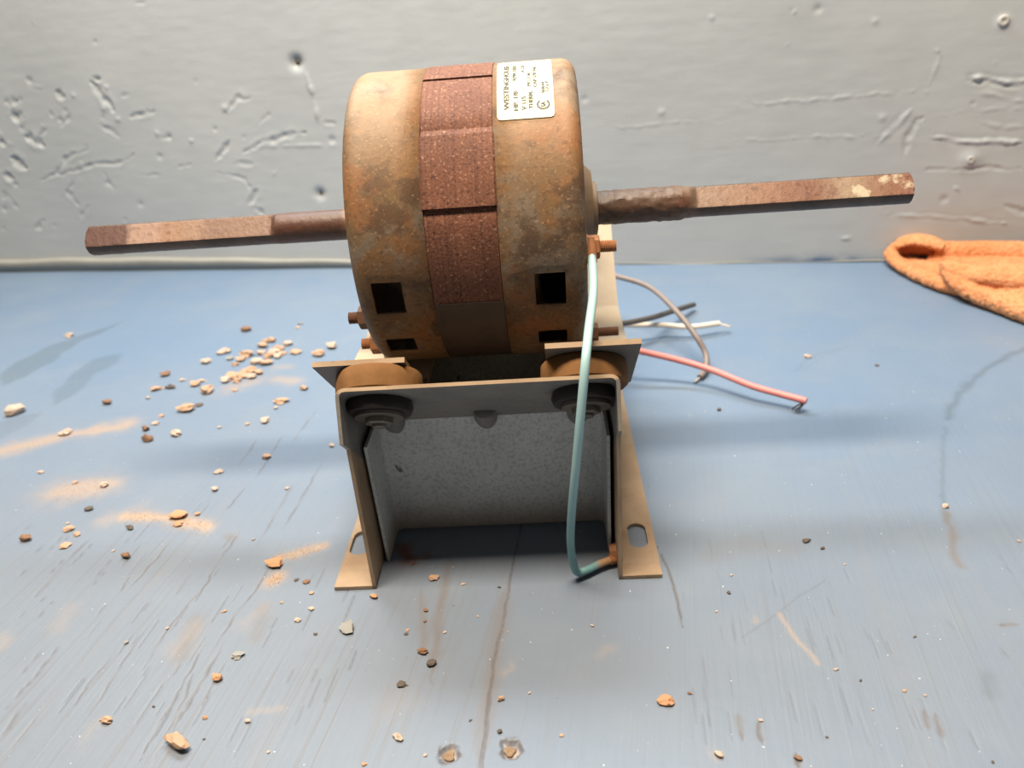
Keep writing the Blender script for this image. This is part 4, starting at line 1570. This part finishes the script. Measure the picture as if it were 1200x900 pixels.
def chip_mesh(seed, sub, mat):
    key = (seed, sub, mat)
    if key in CHIP_ME: return CHIP_ME[key]
    r = random.Random(seed)
    bm = bmesh.new()
    bmesh.ops.create_icosphere(bm, subdivisions=sub, radius=1.0)
    off = Vector((r.uniform(0, 50), r.uniform(0, 50), r.uniform(0, 50)))
    planes = []
    for k in range(6):
        d = Vector((r.gauss(0, 1), r.gauss(0, 1), r.gauss(0, 1))).normalized()
        planes.append((d, r.uniform(.55, .85)))
    for v in bm.verts:
        v.co *= 1 + 0.75 * mnoise.noise(v.co * 1.7 + off)
        for d, k in planes:
            e = v.co.dot(d) - k
            if e > 0: v.co -= d * e
    zmin = min(v.co.z for v in bm.verts)
    for v in bm.verts:
        v.co.z -= zmin
        if v.co.z < 0.25: v.co.z *= 0.3
    me = bpy.data.meshes.new('chip')
    bm.to_mesh(me); bm.free()
    me.materials.append(MAT[mat])
    CHIP_ME[key] = me
    return me


# x, y (photo), width px, flatness, colour, name, label
CH = [
    (293, 433, 15, .55, 'chip_tan', 'rust_flake', 'largest tan flake in the scatter left of the motor'),
    (312, 425, 14, .45, 'chip_tan', 'rust_flake', 'thin curled tan flake at the right of the scatter heap'),
    (243, 457, 15, .6, 'chip_tan', 'rust_flake', 'chunky tan flake at the near end of the scatter heap'),
    (219, 479, 17, .5, 'chip_tan', 'rust_flake', 'flat tan chip with a small dark flake on its right'),
    (235, 474, 8, .3, 'chip_dark', 'dark_flake', 'dark flake just right of a flat tan chip'),
    (206, 508, 13, .6, 'chip_pale', 'plaster_chip', 'pale chip right of the stacked brown lumps'),
    (173, 515, 12, .8, 'chip_brown', 'rust_lump', 'round brown rust lump, nearer of a pair'),
    (171, 503, 9, .7, 'chip_brown', 'rust_lump', 'brown rust lump, farther of a pair'),
    (17, 482, 19, .55, 'chip_pale', 'plaster_chip', 'large pale chip at the left edge of the photo'),
    (78, 506, 12, .6, 'chip_pale', 'plaster_chip', 'pale upright chip on the long dust streak at left'),
    (126, 472, 9, .7, 'chip_brown', 'rust_lump', 'lone brown lump below the grey smears'),
    (311, 493, 10, .6, 'chip_pale', 'plaster_chip', 'small white chip between scatter heap and left leg'),
    (330, 469, 15, .35, 'chip_tan', 'rust_flake', 'long flat tan flake left of the stand'),
    (210, 602, 21, .3, 'chip_orange', 'rust_flake', 'long thin orange flake on the bright dust patch'),
    (209, 614, 10, .5, 'chip_orange', 'rust_flake', 'small orange crumb below the long thin flake'),
    (153, 617, 10, .45, 'chip_dark', 'dark_flake', 'dark flake at the near edge of the dust patch'),
    (82, 619, 12, .4, 'chip_tan', 'rust_flake', 'tan sliver left of the bright dust patch'),
    (30, 631, 13, .55, 'chip_brown', 'rust_flake', 'brown topped flake near the left edge'),
    (76, 639, 10, .5, 'chip_tan', 'rust_flake', 'tan crumb between brown flake and dark lump'),
    (148, 652, 10, .75, 'chip_brown', 'rust_lump', 'dark brown lump below the dust patch'),
    (322, 660, 19, .5, 'chip_orange', 'rust_flake', 'oblong orange flake left of the left foot'),
    (279, 767, 12, .4, 'chip_grey', 'plaster_chip', 'grey tan flake on the worn boards, lower left'),
    (257, 795, 12, .65, 'chip_orange', 'rust_lump', 'rough orange lump on the worn boards'),
    (125, 844, 13, .65, 'chip_tan', 'rust_lump', 'tan lump near the lower left corner'),
    (210, 871, 27, .6, 'chip_tan', 'rust_lump', 'biggest crumbled tan lump at the bottom left'),
    (199, 864, 10, .6, 'chip_tan', 'rust_flake', 'small crumb leaning on the biggest lump'),
    (290, 845, 7, .6, 'chip_pale', 'plaster_chip', 'small pale crumb right of the biggest tan lump'),
    (508, 677, 11, .6, 'chip_tan', 'rust_lump', 'tan crumb on the bench in front of the grey panel'),
    (438, 699, 9, .6, 'chip_orange', 'rust_flake', 'orange crumb just in front of the left foot'),
    (407, 735, 18, .4, 'chip_grey', 'plaster_chip', 'grey flat flake below the left foot'),
    (496, 764, 10, .7, 'chip_brown', 'rust_lump', 'red-brown crumb above a dark grey flake'),
    (504, 778, 10, .6, 'chip_dark', 'dark_flake', 'dark grey flake in front of the stand'),
    (471, 801, 11, .4, 'chip_dark', 'dark_flake', 'ragged dark bit like a dead insect'),
    (467, 862, 13, .5, 'chip_pale', 'plaster_chip', 'pale elongated chip near the bottom edge'),
    (587, 819, 9, .6, 'chip_tan', 'rust_flake', 'tan crumb beside the long crack'),
    (586, 857, 6, .7, 'chip_dark', 'dark_flake', 'dark crumb above the right screw hole'),
    (781, 820, 16, .6, 'chip_orange', 'rust_lump', 'orange brown lump right of the screw holes'),
    (842, 884, 10, .6, 'chip_pale', 'plaster_chip', 'pale crumb at the bottom, right of centre'),
    (946, 417, 9, .4, 'chip_pale', 'plaster_chip', 'white fleck on the bench above the pink wire end'),
    (1028, 428, 5, .5, 'chip_dark', 'dark_flake', 'dark speck on the bench under the orange rag'),
    (842, 480, 6, .5, 'chip_dark', 'dark_flake', 'dark speck beneath the pink wire'),
    (945, 633, 9, .5, 'chip_dark', 'dark_flake', 'dark speck right of the right foot'),
    (964, 642, 6, .5, 'chip_dark', 'dark_flake', 'smaller dark speck right of the right foot'),
    (1108, 593, 8, .5, 'chip_pale', 'plaster_chip', 'pale crumb on the dark line at right'),
    (288, 386, 12, .45, 'chip_brown', 'rust_flake', 'brown flake farthest up, behind the scatter heap'),
    (263, 411, 14, .5, 'chip_pale', 'plaster_chip', 'pale flake at the back left of the scatter heap'),
    (242, 424, 10, .6, 'chip_pale', 'plaster_chip', 'pale crumb left of the scatter heap'),
    (389, 406, 13, .6, 'chip_pale', 'plaster_chip', 'pale chip closest to the motor, left side'),
    (374, 415, 12, .6, 'chip_tan', 'rust_flake', 'tan chip just left of the left tab'),
    (196, 438, 11, .45, 'chip_brown', 'rust_flake', 'brown flake left of the scatter heap'),
    (184, 455, 12, .5, 'chip_tan', 'rust_flake', 'tan flake left of a dark flake'),
    (200, 453, 10, .5, 'chip_dark', 'dark_flake', 'dark flake near the left end of the heap'),
    (356, 455, 10, .5, 'chip_tan', 'rust_flake', 'tan flake left of the left rubber mount'),
    (312, 535, 9, .5, 'chip_tan', 'rust_flake', 'tan crumb on the blue shadow band'),
    (257, 552, 9, .5, 'chip_pale', 'plaster_chip', 'pale crumb, farther of two in midfield'),
    (252, 573, 8, .6, 'chip_pale', 'plaster_chip', 'pale crumb, nearer of two in midfield'),
    (123, 568, 9, .6, 'chip_pale', 'plaster_chip', 'pale crumb right of the round dust patch'),
    (49, 553, 7, .6, 'chip_pale', 'plaster_chip', 'pale crumb left of the round dust patch'),
    (103, 596, 9, .4, 'chip_dark', 'dark_flake', 'dark flake under the round dust patch'),
    (182, 496, 8, .5, 'chip_pale', 'plaster_chip', 'pale crumb just above the brown lump pair'),
    (90, 626, 8, .5, 'chip_tan', 'rust_flake', 'tan crumb beside the tan sliver'),
    (347, 679, 7, .3, 'chip_dark', 'dark_flake', 'dark sliver left of the left foot, on the left'),
    (360, 681, 8, .3, 'chip_brown', 'rust_flake', 'brown sliver left of the left foot, on the right'),
    (365, 695, 6, .5, 'chip_tan', 'rust_flake', 'tan crumb near the left foot corner'),
    (365, 713, 7, .4, 'chip_pale', 'plaster_chip', 'pale sliver below the left foot corner'),
    (349, 726, 8, .4, 'chip_pale', 'plaster_chip', 'white double crumb in front of the left foot'),
    (370, 743, 5, .5, 'chip_dark', 'dark_flake', 'dark grit beside the grey flat flake'),
    (149, 753, 6, .6, 'chip_grey', 'plaster_chip', 'white grey grit on the split boards'),
    (543, 684, 6, .4, 'chip_pale', 'plaster_chip', 'pale fleck left of the crack'),
    (240, 841, 6, .6, 'chip_orange', 'rust_flake', 'orange crumb right of the split boards'),
]
# the dense heap: look-alikes
HEAP = [(318, 399, 11), (337, 403, 10), (346, 412, 12), (308, 405, 12), (306, 413, 11), (290, 415, 15), (284, 421, 11), (321, 412, 14), (327, 408, 12), (316, 417, 12),
        (300, 424, 12), (283, 437, 10), (272, 441, 14), (265, 445, 12), (276, 427, 8), (231, 450, 11), (237, 446, 8), (331, 414, 9), (312, 400, 9), (297, 441, 10), (286, 440, 12), (303, 436, 11), (326, 417, 10), (278, 446, 9)]
MID = [(271, 420, 8, 'chip_grey'), (214, 445, 7, 'chip_pale'), (174, 466, 6, 'chip_pale'), (190, 487, 7, 'chip_tan'), (257, 501, 5, 'chip_pale'), (290, 497, 6, 'chip_tan'),
       (389, 522, 7, 'chip_pale'), (337, 572, 6, 'chip_pale'), (276, 457, 7, 'chip_tan'), (323, 478, 6, 'chip_pale'), (352, 379, 6, 'chip_grey'), (349, 384, 6, 'chip_pale'),
       (80, 613, 5, 'chip_pale'), (232, 602, 6, 'chip_orange'), (133, 645, 4, 'chip_pale'), (297, 632, 4, 'chip_pale'), (89, 565, 6, 'chip_tan'), (82, 393, 9, 'chip_pale')]
NEAR = [(197, 736, 4, 'chip_pale'), (263, 716, 6, 'chip_tan'), (330, 706, 5, 'chip_pale'), (478, 738, 5, 'chip_tan'), (521, 741, 4, 'chip_pale'), (476, 743, 5, 'chip_dark'),
        (499, 715, 6, 'chip_brown'), (498, 728, 5, 'chip_brown'), (551, 844, 4, 'chip_dark'), (499, 885, 5, 'chip_pale'), (427, 895, 6, 'chip_orange'), (180, 828, 4, 'chip_dark'),
        (239, 866, 4, 'chip_dark'), (315, 881, 4, 'chip_pale'), (658, 862, 5, 'chip_tan'), (694, 733, 5, 'chip_pale'), (857, 674, 4, 'chip_pale'), (979, 784, 6, 'chip_pale'), (1009, 797, 4, 'chip_dark'),
        (1060, 809, 5, 'chip_tan'), (1084, 815, 4, 'chip_pale'), (1023, 831, 4, 'chip_pale'), (891, 844, 5, 'chip_pale'), (969, 864, 4, 'chip_dark'), (935, 888, 8, 'chip_brown'),
        (854, 694, 5, 'chip_dark'), (840, 716, 4, 'chip_pale'), (1163, 893, 4, 'chip_dark'), (1072, 746, 4, 'chip_dark'), (1194, 634, 5, 'chip_pale'), (990, 661, 4, 'chip_pale'),
        (485, 660, 5, 'chip_brown'), (531, 665, 3, 'chip_pale'), (585, 688, 4, 'chip_dark'), (560, 722, 3, 'chip_pale'), (595, 740, 3, 'chip_pale'), (620, 812, 4, 'chip_pale'), (808, 812, 5, 'chip_brown')]


def place_chip(x, y, wpx, flat, mat, name, label, group=None, seed=0):
    p = tabp(x, y + wpx * 0.15)
    dep = (p - CAM).dot(CF)
    r = wpx * dep / FPX * 0.62
    sub = 2 if wpx >= 8 else 1
    me = chip_mesh(seed % 9 + (100 if wpx > 20 else 0), sub, mat)
    o = bpy.data.objects.new(name, me)
    COL.objects.link(o)
    o.location = (p.x, p.y, 0.0)
    rr = random.Random(seed * 7 + 1)
    o.rotation_euler = (0, 0, rr.uniform(-0.5, 0.5) + (math.pi if rr.random() < .5 else 0))
    o.scale = (r * rr.uniform(.95, 1.1), r * rr.uniform(.6, .9), r * flat * 0.8)
    tag(o, label, 'chip' if 'chip' in name else 'flake' if 'flake' in name else 'lump', group)
    return o


def build_chips():
    s = 0
    for c in CH:
        s += 1
        place_chip(*c, None, s)
    for (x, y, w) in HEAP:
        s += 1
        place_chip(x, y, w, 0.5, 'chip_tan' if s % 3 else 'chip_pale', 'rust_flake', 'small tan flake in the dense heap left of the motor', 'flakes in the dense heap', s)
    for (x, y, w, m) in MID:
        s += 1
        place_chip(x, y, w, 0.5, m, 'plaster_chip', 'tiny loose crumb scattered on the bench left of the stand', 'crumbs left of the stand', s)
    for (x, y, w, m) in NEAR:
        s += 1
        place_chip(x, y, w, 0.5, m, 'grit_chip', 'tiny speck of grit scattered on the near part of the bench', 'grit on the near bench', s)


def grains(name, label, px, w, n, mat, size=(.00015, .00042), seed=0):
    r = random.Random(seed)
    pts = [tabp(*p) for p in px]
    V_, F_ = [], []
    for i in range(n):
        k = r.random() * (len(pts) - 1)
        j = min(int(k), len(pts) - 2)
        c = pts[j].lerp(pts[j + 1], k - j) + Vector((r.gauss(0, w), r.gauss(0, w), 0))
        q = r.uniform(*size)
        b = len(V_)
        a0 = r.uniform(0, 6)
        for m in range(3):
            V_.append((c.x + q * math.cos(a0 + m * 2.1), c.y + q * math.sin(a0 + m * 2.1), 0.0))
        V_.append((c.x + q * .2, c.y, q * r.uniform(.7, 1.2)))
        F_ += [(b, b + 1, b + 3), (b + 1, b + 2, b + 3), (b + 2, b, b + 3), (b, b + 2, b + 1)]
    me = bpy.data.meshes.new(name)
    me.from_pydata(V_, [], F_)
    o = link(name, me, MAT[mat])
    tag(o, label, 'dust', None, 'stuff')


build_chips()
grains('sawdust', 'fine tan dust in the long streak at the left edge', [(0, 530), (40, 520), (90, 508), (150, 498)], .005, 420, 'sawdust', seed=1)
grains('sawdust', 'fine tan dust in the round patch at left', [(65, 578), (90, 574), (120, 570)], .008, 420, 'sawdust', seed=2)
grains('sawdust', 'bright tan dust patch around the long thin flake', [(145, 604), (190, 607), (245, 618)], .0035, 520, 'sawdust', seed=3)
grains('sawdust', 'tan dust beside the oblong orange flake near the left foot', [(325, 655), (350, 648), (378, 640)], .0025, 260, 'sawdust', seed=4)
grains('sawdust', 'small bright dust patch below the oblong orange flake', [(318, 682), (326, 676)], .0022, 160, 'sawdust', seed=5)
grains('sawdust', 'tan dust spilling from the dense heap of flakes', [(268, 456), (300, 440), (325, 445)], .006, 420, 'sawdust', seed=6)
grains('rust_dust', 'rust dust on the bench inside the stand', [(470, 642), (478, 656), (500, 650)], .003, 200, 'rustgrain', seed=7)

# turn the whole place so that the wall runs along X
bpy.context.view_layer.update()
TURN = Matrix.Rotation(TURN_ANGLE, 4, 'Z')
for o in list(COL.objects):
    if o.parent is None:
        if o.name in ('workbench_top', 'wall_back', 'trim_1'):
            o.data.transform(TURN)
            for c in o.children:
                c.data.transform(TURN)
        else:
            o.matrix_world = TURN @ o.matrix_world
